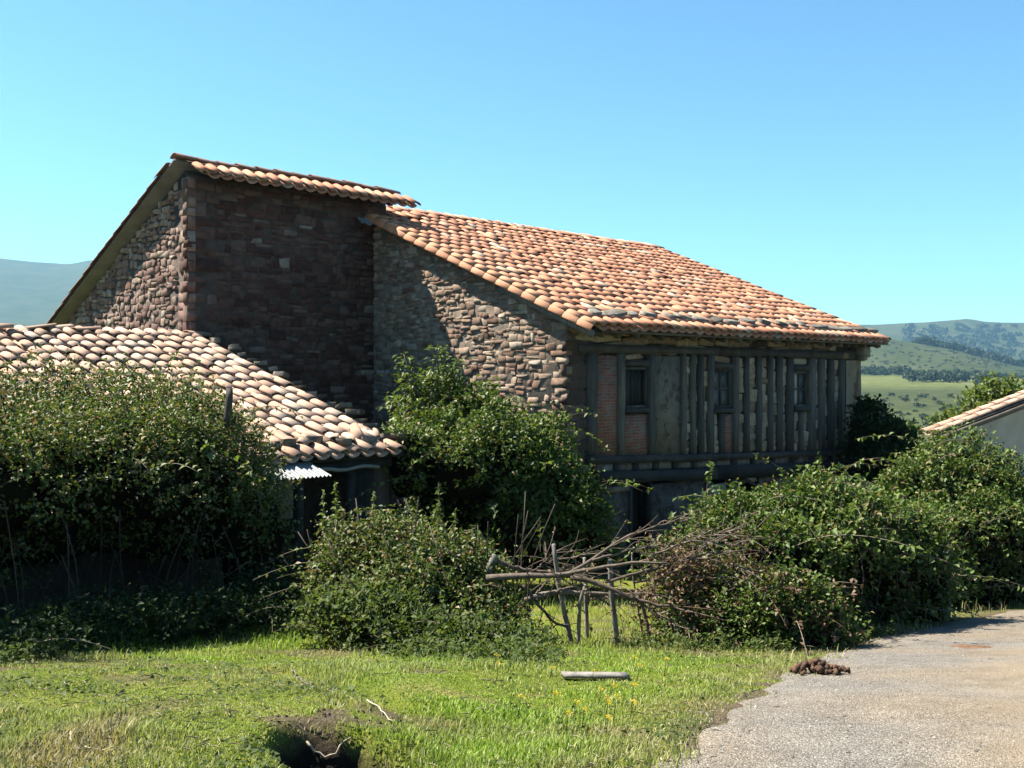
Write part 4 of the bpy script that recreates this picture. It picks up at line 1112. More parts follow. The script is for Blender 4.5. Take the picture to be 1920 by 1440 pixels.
# loose tiles and rubble along the top
me3 = []
for v_ in TV[:3]:
    m_ = mesh_np('loose_tile', v_[0], v_[1]); m_.materials.append(M['shed_tile']); me3.append(m_)
s = SL
while s < SR - .1:
    T = Matrix.Translation(Vector((s, STR + rr.normal(0, .05), SZR + .03 + rr.uniform(-.02, .05))) - SO) @ Matrix.Rotation(math.radians(-90 + rr.normal(0, 14)), 4, 'Z') @ Matrix.Rotation(math.radians(rr.normal(0, 7)), 4, 'X') @ Matrix.Rotation(math.radians(rr.normal(0, 14)), 4, 'Y') @ Matrix.Scale(1.12, 4)
    o = bpy.data.objects.new('ridge_tile', me3[int(rr.integers(3))]); COL.objects.link(o); o.parent = shed; o.matrix_basis = T
    s += rr.uniform(.36, .6)
sv_me = stone_mesh_set(M['slate'], 'verge_stone')
for k in range(22):
    t = STE + .3 + k * .285 + rr.normal(0, .05)
    T = Matrix.Translation(Vector((SR + rr.normal(-.03, .05), t, sroof(t) + .10 + rr.uniform(0, .05))) - SO) @ Matrix.Rotation(rr.uniform(0, 6), 4, 'Z') @ Matrix.Rotation(math.radians(rr.normal(90, 12)), 4, 'X') @ Matrix.Diagonal((rr.uniform(.12, .3), rr.uniform(.05, .1), rr.uniform(.1, .2), 1))
    o = bpy.data.objects.new('verge_stone', sv_me[k % 14]); COL.objects.link(o); o.parent = shed; o.matrix_basis = T
# rubble and broken tiles along the eave
for k in range(16):
    s = -6.9 + k * .155 + rr.normal(0, .03); t = STE + .32 + rr.normal(0, .07)
    if k % 3 == 0:
        T = Matrix.Translation(Vector((s, t, sroof(t) + .13)) - SO) @ Matrix.Rotation(rr.uniform(0, 6), 4, 'Z') @ Matrix.Rotation(math.radians(90), 4, 'X') @ Matrix.Diagonal((rr.uniform(.15, .3), .10, rr.uniform(.14, .22), 1))
        o = bpy.data.objects.new('eave_stone', sv_me[k % 14])
    else:
        T = Matrix.Translation(Vector((s, t, sroof(t) + .10)) - SO) @ Matrix.Rotation(rr.uniform(-.8, .8), 4, 'Z') @ Matrix.Rotation(shp + rr.normal(0, .12), 4, 'X') @ Matrix.Rotation(rr.normal(0, .3), 4, 'Y') @ Matrix.Scale(rr.uniform(.6, .9), 4)
        o = bpy.data.objects.new('broken_tile', me3[k % 3])
    COL.objects.link(o); o.parent = shed; o.matrix_basis = T
# walls: back, right side, plank front with a wide opening
mb = MB(); mb.box(SL, SR - .12, STR - .35, STR - .1, -3.4, SZR - .1); spart('back_wall', mb.mesh('back_wall'), M['mortar'])
mb = prism([(-.2, -3.4), (STR - .36, -3.4), (STR - .36, sroof(STR - .36) - .08), (-.2, sroof(-.2) - .08)], 'x', SR - .42, SR - .12); spart('side_wall', mb.mesh('side_wall'), M['mortar'])
mb = MB(); mb.box(SL, -7.0, -.2, .0, -3.2, sroof(-.2) - .08); spart('front_wall', mb.mesh('front_wall'), M['mortar'])
for k in range(5):
    a = -5.35 + k * .178
    mb = MB(); mb.box(a, a + .17, -.18 + .01 * (k % 2), -.14, -3.2, .20); spart('plank', mb.mesh('plank'), M['beam_wood'])
mb = MB(); mb.box(-7.0, -6.5, -.42, -.39, -.5, .12); spart('plywood_sheet', mb.mesh('plywood_sheet'), M['pale_wood'])
spart('lintel', beam_mesh('lintel', [-7.4, -.28, .20], [-4.6, -.28, .20], .14, .14, 9, .01, (0, 0, 1)), M['beam_wood'])
for s in (-6.36, -5.42): spart('post', beam_mesh('post', [s, -.3, -3.0], [s + .03, -.3, .16], .13, .13, int(s * 10) + 99, .01), M['beam_wood'])
nz = 40
def corrugated(s0, s1, t0, t1, z0, z1, n, amp, name):
    xs_ = np.linspace(s0, s1, n); w_ = amp * np.sin(np.arange(n) * math.pi / 2)
    V_ = [[x, t0, z0 + a] for x, a in zip(xs_, w_)] + [[x, t1, z1 + a] for x, a in zip(xs_, w_)]
    mb = MB(); mb.add(V_, [[i, i + 1, n + i + 1, n + i] for i in range(n - 1)])
    return spart(name, mb.mesh(name, True), M['metal'])
corrugated(-7.25, -6.28, -1.05, -.45, .15, .33, 57, .016, 'corrugated_sheet')
mb = MB(); Vg = []
for i, x in enumerate(np.linspace(-6.15, -4.95, 9)):
    sg = .02 * math.sin(i * 1.3)
    Vg += [[x, -.46, .19 + sg], [x, -.48, .165 + sg], [x, -.46, .14 + sg], [x, -.41, .13 + sg]]
mb.add(Vg, [[4 * i + k, 4 * i + 4 + k, 4 * i + 5 + k, 4 * i + 1 + k] for i in range(8) for k in range(3)])
spart('gutter', mb.mesh('gutter'), M['metal'])

# ------------------------------------------------------------------ white cottage on the right
rr = np.random.default_rng(55)
CA = math.atan2(0.39, 0.92)                                           # its gable looks straight at the lane, away from the sun
cp_ = np.array([9.28, 22.3]); cz = float(G(*cp_))
cot = empty('white_cottage', (cp_[0], cp_[1], cz), 'white rendered cottage gable with tiled roof edge at the right margin', 'house', CA)
e0 = EYE - 120 / F * 22 - cz                                        # eave height above its base
crs = .27
def cro(s): return e0 + .12 + (s + .35) * crs
mb = prism([(0, -1.5), (6.2, -1.5), (6.2, cro(2.9)), (2.95, cro(2.95) - .12), (0, cro(0) - .12)], 'y', 0, .30); obj('wall', mb.mesh('wall'), M['white_wall'], cot)
mb = MB(); mb.hexa([[-.3, -.22, cro(-.3) - .1], [2.95, -.22, cro(2.95) - .1], [2.95, .34, cro(2.95) - .1], [-.3, .34, cro(-.3) - .1], [-.3, -.22, cro(-.3) - .04], [2.95, -.22, cro(2.95) - .04], [2.95, .34, cro(2.95) - .04], [-.3, .34, cro(-.3) - .04]])
obj('roof_deck', mb.mesh('roof_deck'), M['beam_wood'], cot)
tile_roof(cot, -.40, .34, cro(-.4) - .06, math.atan(crs), 2, .28, 8, .42, M['shed_tile'], 152, rr, .4, along='s', sag=0)
obj('verge_board', beam_mesh('verge_board', [-.3, -.25, cro(-.3) - .14], [2.9, -.25, cro(2.9) - .14], .10, .03, 4, .004, (0, 0, 1)), M['pale_wood'], cot)
mb = MB(); mb.box(2.3, 3.4, -.05, .06, .9, 1.8); w = obj('window', mb.mesh('window'), M['void'], cot)
mb = MB(); mb.box(2.25, 3.45, -.09, -.051, 1.8, 1.9); mb.box(2.25, 3.45, -.09, -.051, .82, .9); obj('frame', mb.mesh('frame'), M['beam_wood'], w)
mb = MB(); mb.box(1.9, 6.2, -.12, -.003, -1.2, .55); obj('plinth', mb.mesh('plinth'), M['soffit'], cot)

# ------------------------------------------------------------------ brambles, bushes and trees
def el(px, py_top, Y, rx, ry, fr=.30):
    """ellipsoid whose crown reaches picture height py_top"""
    p = at(px, py_top, Y); g = float(G(p[0], p[1]))
    h = max(p[2] - g, .16)
    return (p[0], p[1], g + h * fr, rx, ry, h * (1 - fr))
left_b = [el(-40, 712, 12.0, 1.3, 1.5, .5), el(90, 700, 12.6, 1.25, 1.5, .5), el(215, 676, 13.2, 1.2, 1.5, .5), el(330, 700, 13.6, 1.0, 1.3, .5), el(405, 745, 13.7, .8, 1.0, .5), el(470, 830, 13.6, .55, .8, .4), el(-200, 700, 11.2, 1.4, 1.4, .4),
          el(-60, 800, 10.5, 1.1, .8, .68), el(60, 785, 11.1, 1.0, .8, .68), el(170, 770, 11.7, .95, .8, .68), el(270, 775, 12.3, .9, .8, .68), el(360, 805, 12.8, .8, .7, .66), el(430, 870, 13.1, .55, .6, .6), el(-360, 500, 10.0, 1.2, 1.4, .5), el(-480, 560, 8.8, 1.1, 1.2, .5)]
thicket('bramble_thicket', 'huge dark bramble thicket burying the front of the tiled shed', 'bramble', left_b, 19000, M['bramble'], 1, (.024, .072), 90, (.4, 1.1), stems=110, lump=.36, core=.64, shell=.36)
low_b = [el(-20, 1200, 8.6, .6, .4), el(60, 1180, 9.4, .6, .4), el(200, 1145, 10.3, .7, .4), el(330, 1135, 11.0, .7, .4), el(440, 1130, 11.5, .6, .4), el(520, 1090, 12.4, .5, .5)]
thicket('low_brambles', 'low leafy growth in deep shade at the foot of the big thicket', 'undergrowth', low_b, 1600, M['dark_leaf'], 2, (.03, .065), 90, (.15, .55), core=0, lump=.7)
eld = [el(840, 725, 18.3, .8, .8, .5), el(900, 760, 18.0, 1.0, .9, .6), el(800, 770, 17.6, .9, .8, .7), el(980, 795, 17.6, .95, .8, .68), el(1050, 860, 17.3, .75, .7, .6), el(890, 800, 17.0, 1.1, .7, .74), el(1105, 925, 17.2, .45, .5, .5), el(765, 800, 16.9, .5, .5, .8), el(980, 900, 17.0, .9, .5, .5)]
thicket('elder_bush', 'tall leafy elder and bramble bush against the sunlit gable wall', 'bush', eld, 9500, M['hedge'], 3, (.04, .095), 120, (.5, 1.3), stems=90, lump=.42)
thicket('elder_bush', 'bright green elder crown with shoots standing above the bush by the gable', 'bush', [el(830, 690, 18.5, .5, .5), el(765, 705, 18.6, .2, .25), el(905, 735, 18.2, .5, .5), el(860, 755, 17.8, .7, .5)], 1000, M['elder'], 4, (.09, .15), 26, (.4, .9), core=0, per=8, zmin=.3, sprig=.3)
mid_b = [el(680, 985, 11.9, .55, .6), el(760, 975, 11.8, .6, .6), el(850, 1000, 11.5, .55, .55), el(640, 1040, 11.6, .4, .5), el(900, 1060, 11.1, .45, .45), el(780, 1070, 11.0, .8, .5), el(930, 1130, 10.7, .4, .35)]
thicket('bramble_bush', 'sunlit bramble bush between the shed opening and the branch fence', 'bramble', mid_b, 4300, M['bramble'], 5, (.03, .068), 90, (.3, .8), stems=40, lump=.45)
thicket('nettle_clump', 'bright green nettle clump at the foot of the bramble bush', 'nettles', [el(620, 1150, 10.4, .3, .3), el(670, 1130, 10.4, .38, .3), el(735, 1145, 10.2, .38, .3), el(800, 1185, 9.9, .4, .28), el(860, 1215, 9.6, .4, .25), el(930, 1235, 9.5, .35, .22)], 1050, M['nettle'], 6, (.03, .08), 120, (.15, .5), core=0, lump=.9)
hedge = [el(1320, 990, 11.8, .55, .6), el(1400, 935, 12.2, .75, .7, .5), el(1500, 905, 12.6, .85, .8, .6), el(1590, 930, 12.9, .8, .8, .62), el(1660, 965, 13.2, .7, .7, .62), el(1715, 1000, 13.4, .45, .6, .5), el(1450, 985, 11.7, .85, .5, .66), el(1560, 985, 12.2, .85, .55, .68), el(1640, 1010, 12.7, .6, .5, .64), el(1590, 1040, 12.9, .9, .6), el(1480, 1040, 12.2, .9, .6), el(1690, 1050, 13.5, .6, .6)]
thicket('bramble_hedge', 'broad bramble hedge along the lane below the timber front', 'hedge', hedge, 11500, M['hedge'], 7, (.026, .085), 130, (.4, 1.2), stems=90, lump=.4)
fhedge = [el(1750, 845, 17.0, .7, .8, .6), el(1810, 825, 17.2, .8, .9, .6), el(1880, 905, 17.5, .7, .8, .6), el(1700, 900, 16.8, .5, .6, .6), el(1960, 935, 17.8, .9, .9, .6), el(1830, 930, 16.1, .9, .6, .7), el(1930, 960, 16.2, 1.0, .6, .7), el(1760, 950, 15.8, .6, .5, .68), el(1730, 1010, 15.6, .7, .6), el(1830, 1020, 16.2, .9, .6), el(1940, 1020, 16.5, 1.2, .7), el(2060, 900, 18.4, 1.2, 1.0)]
thicket('roadside_thicket', 'tall tangled thicket in front of the white cottage beside the lane', 'hedge', fhedge, 10500, M['hedge'], 8, (.045, .09), 90, (.5, 1.4), stems=90, lump=.42)
thicket('wilted_heap', 'heap of cut brushwood with wilted brown leaves, left end of the lane hedge', 'brushwood', [el(1290, 1040, 10.9, .5, .45), el(1370, 1060, 10.8, .6, .45), el(1440, 1090, 10.6, .55, .4), el(1500, 1130, 10.5, .4, .35)], 1100, M['dead_leaf'], 9, (.03, .06), 60, (.3, .8), core=0)
thicket('verge_bramble', 'low green bramble skirt growing through the wilted brushwood', 'bramble', [el(1330, 1070, 10.9, .45, .35), el(1400, 1090, 10.6, .5, .35), el(1480, 1100, 10.5, .5, .3), el(1540, 1150, 10.6, .35, .3)], 2600, M['hedge'], 10, (.035, .06), 20, (.2, .5), core=.5)

erng = np.random.default_rng(404)
eroot = [o_ for o_ in bpy.data.objects if o_.name.startswith('elder_bush') and 'crown' in o_.get('label', '')][0]
eo = np.array(eroot.location)
for (bx, by, mx, my, tx_, ty_) in ((800, 770, 772, 715, 757, 664), (815, 760, 818, 700, 822, 648), (840, 760, 850, 715, 858, 672), (790, 770, 780, 745, 768, 700), (880, 770, 900, 740, 912, 712), (930, 790, 950, 765, 960, 742), (760, 800, 752, 770, 745, 742), (985, 810, 1000, 790, 1012, 778)):
    P_ = spline([at(bx, by, 18.0), at(mx, my, 18.1), at(tx_, ty_, 18.15)], 10)
    mb = MB(); tube(mb, P_ - eo, np.linspace(.014, .005, 10), 5); obj('shoot', mb.mesh('shoot'), M['cane'], eroot)
    m_ = 95; u_ = erng.uniform(.25, 1.0, m_) ** .8
    c_ = np.stack([np.interp(u_, np.linspace(0, 1, 10), P_[:, k]) for k in range(3)], 1)
    d_ = rdir(m_, erng); d_[:, 2] = np.abs(d_[:, 2]) * .4 - .1
    V_, F_ = leaf_geo(c_ - eo + d_ * erng.uniform(0, .20, (m_, 1)), d_ + rdir(m_, erng) * .35 - np.array([0, 0, .25]), np.array([0, 0, 1.0]) + rdir(m_, erng) * .35, erng.uniform(.08, .15, m_), erng.uniform(.035, .055, m_))
    obj('shoot_leaves', mesh_np('shoot_leaves', V_, F_), M['elder'], eroot)
def tree(name, label, base, H, crown, mat, seed, n, size, trunk_r=.09):
    rr = np.random.default_rng(seed)
    x, y = base; z = float(G(x, y))
    root = empty(name, (x, y, z), label, 'tree')
    off = np.array([x, y, z])
    mb = MB()
    tube(mb, spline([[0, 0, 0], [.05, .03, H * .3], [-.03, .05, H * .6], [.02, 0, H * .85]], 10), np.linspace(trunk_r, trunk_r * .3, 10), 7)
    for e in crown:
        c = np.array(e[:3]) - off
        tube(mb, spline([[0, 0, H * .25], c * .5 + np.array([0, 0, H * .15]), c + np.array([0, 0, e[5] * .4])], 8), np.linspace(trunk_r * .6, .012, 8), 5)
    obj('trunk', mb.mesh('trunk'), M['cane'], root)
    (V, Fc), P, ax = mound_leaves(crown, n, rr, size, 7, lump=.3, ground=False, shell=.5, sprig=.3, cut=.3)
    kind(obj('crown', mesh_np('crown', V - off, Fc), mat, root), 'stuff')
    return root
b = st(11.5, -1.2)
def ce(px, py, Y, r, rz=None):
    p = at(px, py, Y); return (p[0], p[1], p[2], r, r, rz or r)
tree('small_tree', 'dark small tree in shade beside the far end of the timber front', (b[0], b[1]), 4.2, [ce(1645, 840, 27.3, .62), ce(1680, 830, 27.4, .40), ce(1630, 790, 27.5, .36), ce(1650, 890, 27.1, .7), ce(1622, 860, 27.2, .4), ce(1690, 880, 27, .4)], M['dark_leaf'], 11, 1500, (.10, .17))
tree('roadside_tree', 'light green tree showing above the roof of the white cottage', tuple(at(1880, 900, 31)[:2]), 4.5, [ce(1880, 780, 31, .9), ce(1830, 800, 31, .7), ce(1790, 815, 31, .55), ce(1930, 790, 31.5, 1.0), ce(1860, 830, 30.5, .8), ce(1980, 770, 32, 1.0)], M['elder'], 12, 1500, (.12, .19))
ivx = st(-1.6, 5.5)
thicket('shade_shrub', 'dark shrub growing in the shaded corner behind the shed verge', 'shrub', [(*st(-3.1, 5.2)[:2], -.9, .7, .5, 2.5), (*st(-2.0, 5.0)[:2], -1.2, .8, .6, 2.2), (*st(-3.6, 4.4)[:2], -1.2, .6, .6, 2.2)], 1500, M['dark_leaf'], 13, (.06, .1), 20, (.3, .8))

# weed spikes in front of the shed opening
def weed(px, py0, py1, Y, label, mat, seed):
    rr = np.random.default_rng(seed)
    a = at(px, py1, Y); bt = at(px + rr.normal(0, 6), py0, Y)
    x, y = a[:2]; root = empty('weed', (x, y, a[2]), label, 'weed', group='weeds in front of the shed')
    P = spline([[0, 0, 0], (bt - a) * .5 + rr.normal(0, .02, 3), bt - a], 9)
    mb = MB(); tube(mb, P, np.linspace(.007, .003, 9), 4); obj('stem', mb.mesh('stem'), M['cane'], root)
    n = 64; u = rr.uniform(.05, 1, n)
    LP = np.stack([np.interp(u, np.linspace(0, 1, 9), P[:, k]) for k in range(3)], 1)
    LD = rdir(n, rr) + np.array([0, 0, .2]); L = (.10 - .06 * u) * rr.uniform(.5, 1.3, n)
    V, Fc = leaf_geo(LP, LD, np.array([0, 0, 1.0]) + rdir(n, rr) * .4, L, L * .5)
    obj('leaves', mesh_np('leaves', V, Fc), mat, root)
weed(820, 905, 1010, 11.7, 'tallest leafy weed spike before the shed opening', M['nettle'], 1)
weed(853, 955, 1030, 11.5, 'leafy weed spike just right of the tallest one', M['nettle'], 2)
weed(812, 940, 1020, 11.6, 'shorter weed spike beside the tallest one', M['nettle'], 3)
weed(838, 975, 1040, 11.4, 'small weed spike between the two taller ones', M['nettle'], 8)
weed(632, 905, 990, 12.1, 'weed spike rising in front of the dark shed opening', M['elder'], 4)
weed(612, 920, 1000, 12.0, 'leftmost weed spike before the shed opening', M['elder'], 5)
weed(693, 925, 990, 12.0, 'single slim weed spike between the shed opening and the bramble', M['elder'], 6)
weed(886, 985, 1040, 11.3, 'low weed spike at the right shoulder of the bramble bush', M['nettle'], 7)

# arching shoots that stand out against the walls
def shoot(pts, label, seed, r=.007, leaf=.06, nl=40, mat='elder', cat='bramble shoot'):
    rr = np.random.default_rng(seed)
    P = spline([at(*p) for p in pts], 14); o0 = P[0].copy()
    root = empty('bramble_shoot', o0, label, cat, group='arching shoots')
    mb = MB(); tube(mb, P - o0, np.linspace(r, r * .4, 14), 5); obj('cane', mb.mesh('cane'), M['cane'], root)
    if nl:
        u = rr.uniform(.25, 1, nl)
        LP = np.stack([np.interp(u, np.linspace(0, 1, 14), P[:, k]) for k in range(3)], 1) - o0
        L = rr.uniform(leaf * .6, leaf * 1.2, nl)
        V, Fc = leaf_geo(LP, rdir(nl, rr), np.array([0, 0, 1.0]) + rdir(nl, rr) * .4, L, L * .65)
        obj('leaves', mesh_np('leaves', V, Fc), M[mat], root)
shoot([(1510, 960, 12.5), (1480, 890, 12.4), (1440, 862, 12.3), (1412, 850, 12.3)], 'thin bramble shoot reaching left across the timber sill', 1, nl=26)
shoot([(1555, 960, 12.8), (1575, 890, 12.8), (1610, 862, 12.7), (1655, 858, 12.6)], 'reddish bramble shoot arching right past the end pier', 2, nl=22)
shoot([(1735, 880, 16.8), (1742, 850, 16.7), (1765, 828, 16.6), (1790, 823, 16.5), (1830, 832, 16.4)], 'bare pale arching cane above the roadside thicket', 3, .012, nl=0)
shoot([(1755, 870, 16.8), (1770, 855, 16.7), (1800, 850, 16.7)], 'shorter bare pale cane under the arching one', 4, .010, nl=0)
shoot([(490, 960, 12.6), (480, 890, 12.4), (440, 860, 12.2), (375, 846, 12.0)], 'sunlit shoot with big leaves against the dark thicket', 5, nl=16, leaf=.13)
shoot([(1870, 1010, 15.0), (1830, 985, 14.9), (1860, 975, 14.8), (1910, 965, 14.8)], 'leafy shoot low on the roadside thicket', 6, nl=24)

# ------------------------------------------------------------------ fence of cut branches
def zb(x, y, Y): return at(840 + x / 4.174, 940 + y / 4.174, Y)
def post(pts, r, label, seed, Y=10.9, name='fence_stake', mat='post_wood', grp='fence stakes'):
    rr = np.random.default_rng(seed)
    P = np.array([zb(x, y, Y + (k * .02)) for k, (x, y) in enumerate(pts)])
    P[-1][2] = float(G(P[-1][0], P[-1][1])) - .12
    Q = spline(P, 9); o0 = np.array([P[-1][0], P[-1][1], float(G(P[-1][0], P[-1][1]))])
    mb = MB(); tube(mb, Q - o0, np.linspace(r * .7, r, 9) * rr.uniform(.9, 1.12, 9), 7)
    o = obj(name, mb.mesh(name, True), M[mat]); o.location = o0
    return tag(o, label, 'stake', grp)
post([(825, 335), (850, 500), (865, 650), (900, 850), (950, 1000), (980, 1130)], .030, 'tall leaning weathered stake left of the two upright ones', 1)
post([(1080, 650), (1030, 740), (1030, 900), (1020, 1000), (1022, 1130)], .024, 'short pale stake with a bent top in the middle of the fence', 2, 10.8)
post([(1268, 460), (1275, 640), (1285, 780), (1310, 950), (1328, 1140)], .036, 'thickest pale upright stake of the branch fence', 3, 10.75)
post([(600, 790), (640, 910), (710, 1090)], .022, 'dark leaning stake at the left end of the branch fence', 4, 10.9, mat='dead_wood')
post([(1480, 700), (1540, 870), (1605, 1080)], .026, 'dark leaning stake at the right end of the branch fence', 5, 10.9, mat='dead_wood')
post([(1068, 440), (1070, 530), (1075, 640), (1085, 900), (1090, 1060)], .026, 'stake half hidden behind the main fallen branch', 6, 11.3)
post([(1440, 400), (1450, 640), (1500, 900), (1540, 1050)], .014, 'thin stick standing behind the fallen branches', 7, 11.3, mat='dead_wood')
p = [zb(370, 420, 11.0), zb(330, 500, 11.0), zb(310, 590, 11.0)]
mb = MB(); tube(mb, np.array(p) - p[-1], [.034, .038, .036], 8); o = obj('stump_end', mb.mesh('stump_end'), M['post_wood']); o.location = p[-1]; tag(o, 'sawn stump end sticking out of the bramble at the fence', 'log')
def branch(name, paths, label, seed, Y0, twigs=40, leaves=120):
    rr = np.random.default_rng(seed)
    o0 = zb(*paths[0][0][0], Y0)
    root = empty(name, o0, label, 'branch')
    mb = MB(); allp = []
    for pts, r0, r1, dy in paths:
        P = spline([zb(x, y, Y0 + dy * k / (len(pts) - 1)) for k, (x, y) in enumerate(pts)], 16)
        P[1:-1] += rr.normal(0, .006, (14, 3))
        tube(mb, P - o0, np.linspace(r0, r1, 16), 7); allp.append(P)
    obj('limb', mb.mesh('limb', True), M['dead_wood'], root)
    tw = MB(); LP = []
    for _ in range(twigs):
        P = allp[rr.integers(len(allp))]; i = rr.integers(5, 15)
        d = (P[i] - P[i - 1]); d /= np.linalg.norm(d); d = d + rdir(1, rr)[0] * .7; d /= np.linalg.norm(d)
        L = rr.uniform(.15, .55)
        Q = spline([P[i], P[i] + d * L * .5 + rr.normal(0, .03, 3), P[i] + d * L + rr.normal(0, .05, 3) - np.array([0, 0, .05])], 6)
        tube(tw, Q - o0, np.linspace(.006, .002, 6), 4); LP.append(Q[2:])
    kind(obj('twigs', tw.mesh('twigs'), M['dead_wood'], root), 'stuff')
    if leaves:
        LP = np.concatenate(LP); LP = LP[rr.integers(len(LP), size=leaves)] - o0
        L = rr.uniform(.025, .05, leaves)
        V, Fc = leaf_geo(LP, rdir(leaves, rr) - np.array([0, 0, .5]), rdir(leaves, rr), L, L * .5)
        kind(obj('withered_leaves', mesh_np('withered_leaves', V, Fc), M['dead_leaf'], root), 'stuff')
branch('fallen_branch', [([(300, 600), (450, 592), (620, 582), (800, 582), (960, 570), (1130, 530), (1250, 510), (1400, 480), (1550, 470), (1720, 485)], .036, .010, -.3),
                         ([(950, 560), (1130, 460), (1250, 370), (1400, 260), (1550, 225), (1700, 170), (1830, 140), (1900, 140)], .022, .006, .2),
                         ([(1130, 460), (1270, 420), (1420, 380), (1600, 350), (1780, 330)], .014, .005, .1)], 'long pale fallen branch lying across the fence stakes', 1, 10.7, 34, 160)
branch('fallen_branch', [([(960, 590), (1100, 620), (1250, 670), (1400, 740), (1530, 800), (1700, 810), (1850, 860), (2000, 900)], .030, .008, -.2),
                         ([(1230, 630), (1400, 590), (1600, 540), (1750, 480), (1900, 440), (2100, 400), (2300, 390)], .018, .005, -.1),
                         ([(1500, 790), (1650, 880), (1800, 970), (1950, 1040)], .014, .005, -.3)], 'forked branch drooping to the right into the brushwood heap', 2, 10.68, 34, 160)
branch('fallen_branch', [([(600, 770), (750, 735), (880, 700), (1000, 665), (1060, 655)], .026, .012, 0), ([(640, 760), (800, 715), (960, 710), (1100, 712), (1250, 730), (1400, 752)], .030, .016, .15), ([(690, 720), (740, 670), (775, 610)], .014, .008, 0)], 'crooked lower branch between the left stakes of the fence', 3, 10.85, 16, 40)
branch('fallen_branch', [([(390, 470), (520, 520), (700, 552), (860, 545), (1000, 560)], .026, .012, .1), ([(620, 570), (740, 500), (820, 460), (930, 440), (1050, 445)], .010, .004, .1), ([(700, 520), (780, 450), (810, 400)], .008, .004, .1)], 'grey branch end rising from the bramble behind the first stake', 4, 11.0, 30, 60)
branch('fallen_branch', [([(590, 650), (730, 830), (830, 950), (935, 985)], .018, .012, 0), ([(715, 1060), (780, 1010), (850, 965)], .009, .005, 0), ([(770, 880), (840, 1000), (900, 1110)], .007, .003, 0)], 'thin dark crossed sticks at the left of the branch fence', 5, 10.85, 6, 0)
branch('fallen_branch', [([(1500, 470), (1700, 380), (1900, 300), (2100, 330), (2300, 360)], .010, .004, -.2), ([(1550, 560), (1800, 470), (2000, 440), (2250, 500), (2450, 560)], .012, .004, -.3), ([(1450, 640), (1700, 590), (2000, 590), (2300, 640)], .010, .004, -.2), ([(1600, 420), (1850, 330), (2050, 250), (2200, 240)], .008, .003, .1)], 'spray of thin bare branches at the right over the hedge', 6, 10.7, 44, 260)

# ------------------------------------------------------------------ small things on the ground
def on(px, py): return on_ground(px, py)
# dung heap and trampled dung on the lane
def ball(seed):
    r_ = np.random.default_rng(seed); V_ = [[0, 0, 1.0]]
    for z_ in (.5, -.5):
        for i_ in range(6):
            a_ = i_ * math.pi / 3 + (.5 if z_ < 0 else 0); V_.append([math.cos(a_) * .87, math.sin(a_) * .87, z_])
    V_.append([0, 0, -1.0]); V_ = np.array(V_) * r_.uniform(.8, 1.15, (14, 1))
    F_ = [[0, 1 + i_, 1 + (i_ + 1) % 6] for i_ in range(6)] + [[13, 7 + (i_ + 1) % 6, 7 + i_] for i_ in range(6)]
    for i_ in range(6): F_ += [[1 + i_, 7 + i_, 1 + (i_ + 1) % 6], [1 + (i_ + 1) % 6, 7 + i_, 7 + (i_ + 1) % 6]]
    return V_, np.array(F_), True
p0 = on(1535, 1268); rr = np.random.default_rng(66)
heap = empty('dung_heap', p0, 'heap of brown dung balls on the gravel lane', 'dung')
lme = []
for i in range(5):
    me = mesh_np('dung_ball', *ball(i)); me.materials.append(M['dung']); lme.append(me)
for k in range(150):
    r = abs(rr.normal(0, .08)); a = rr.uniform(0, 6.28); h = max(0, .085 * (1 - r / .2)) * rr.uniform(.1, 1)
    x, y = r * math.cos(a) * 1.5, r * math.sin(a) * .9
    o = bpy.data.objects.new('dung_ball', lme[k % 5]); COL.objects.link(o); o.parent = heap
    sz = rr.uniform(.014, .027)
    o.location = (x, y, h + .03 + float(G(p0[0] + x, p0[1] + y)) - p0[2]); o.rotation_euler = rr.uniform(0, 6, 3); o.scale = (sz * 1.25, sz, sz * .9)
def splat(px, py, rx, ry, label, seed):
    rr = np.random.default_rng(seed); p = on(px, py)
    V = [[0, 0, .05]]; n = 18
    for ring, (f, z) in enumerate(((.35, .016), (.7, .006), (1.0, -.012))):
        for i in range(n):
            a = 6.2832 * i / n; k = f * (1 + rr.normal(0, .22))
            x, y = math.cos(a) * rx * k, math.sin(a) * ry * k
            V.append([x, y, z + .012 * rr.random() + .02 + float(G(p[0] + x, p[1] + y)) - p[2]])
    Ft = [[0, 1 + i, 1 + (i + 1) % n] for i in range(n)]
    Fq = [[1 + r * n + i, 1 + r * n + n + i, 1 + r * n + n + (i + 1) % n, 1 + r * n + (i + 1) % n] for r in range(2) for i in range(n)]
    o = obj('dung_patch', mesh_np('dung_patch', V, [np.array(Ft), np.array(Fq)]), M['dung']); o.location = p
    tag(o, label, 'dung', 'flattened dung on the lane')
splat(1822, 1220, .24, .26, 'wide flattened dung patch farther along the lane', 1)
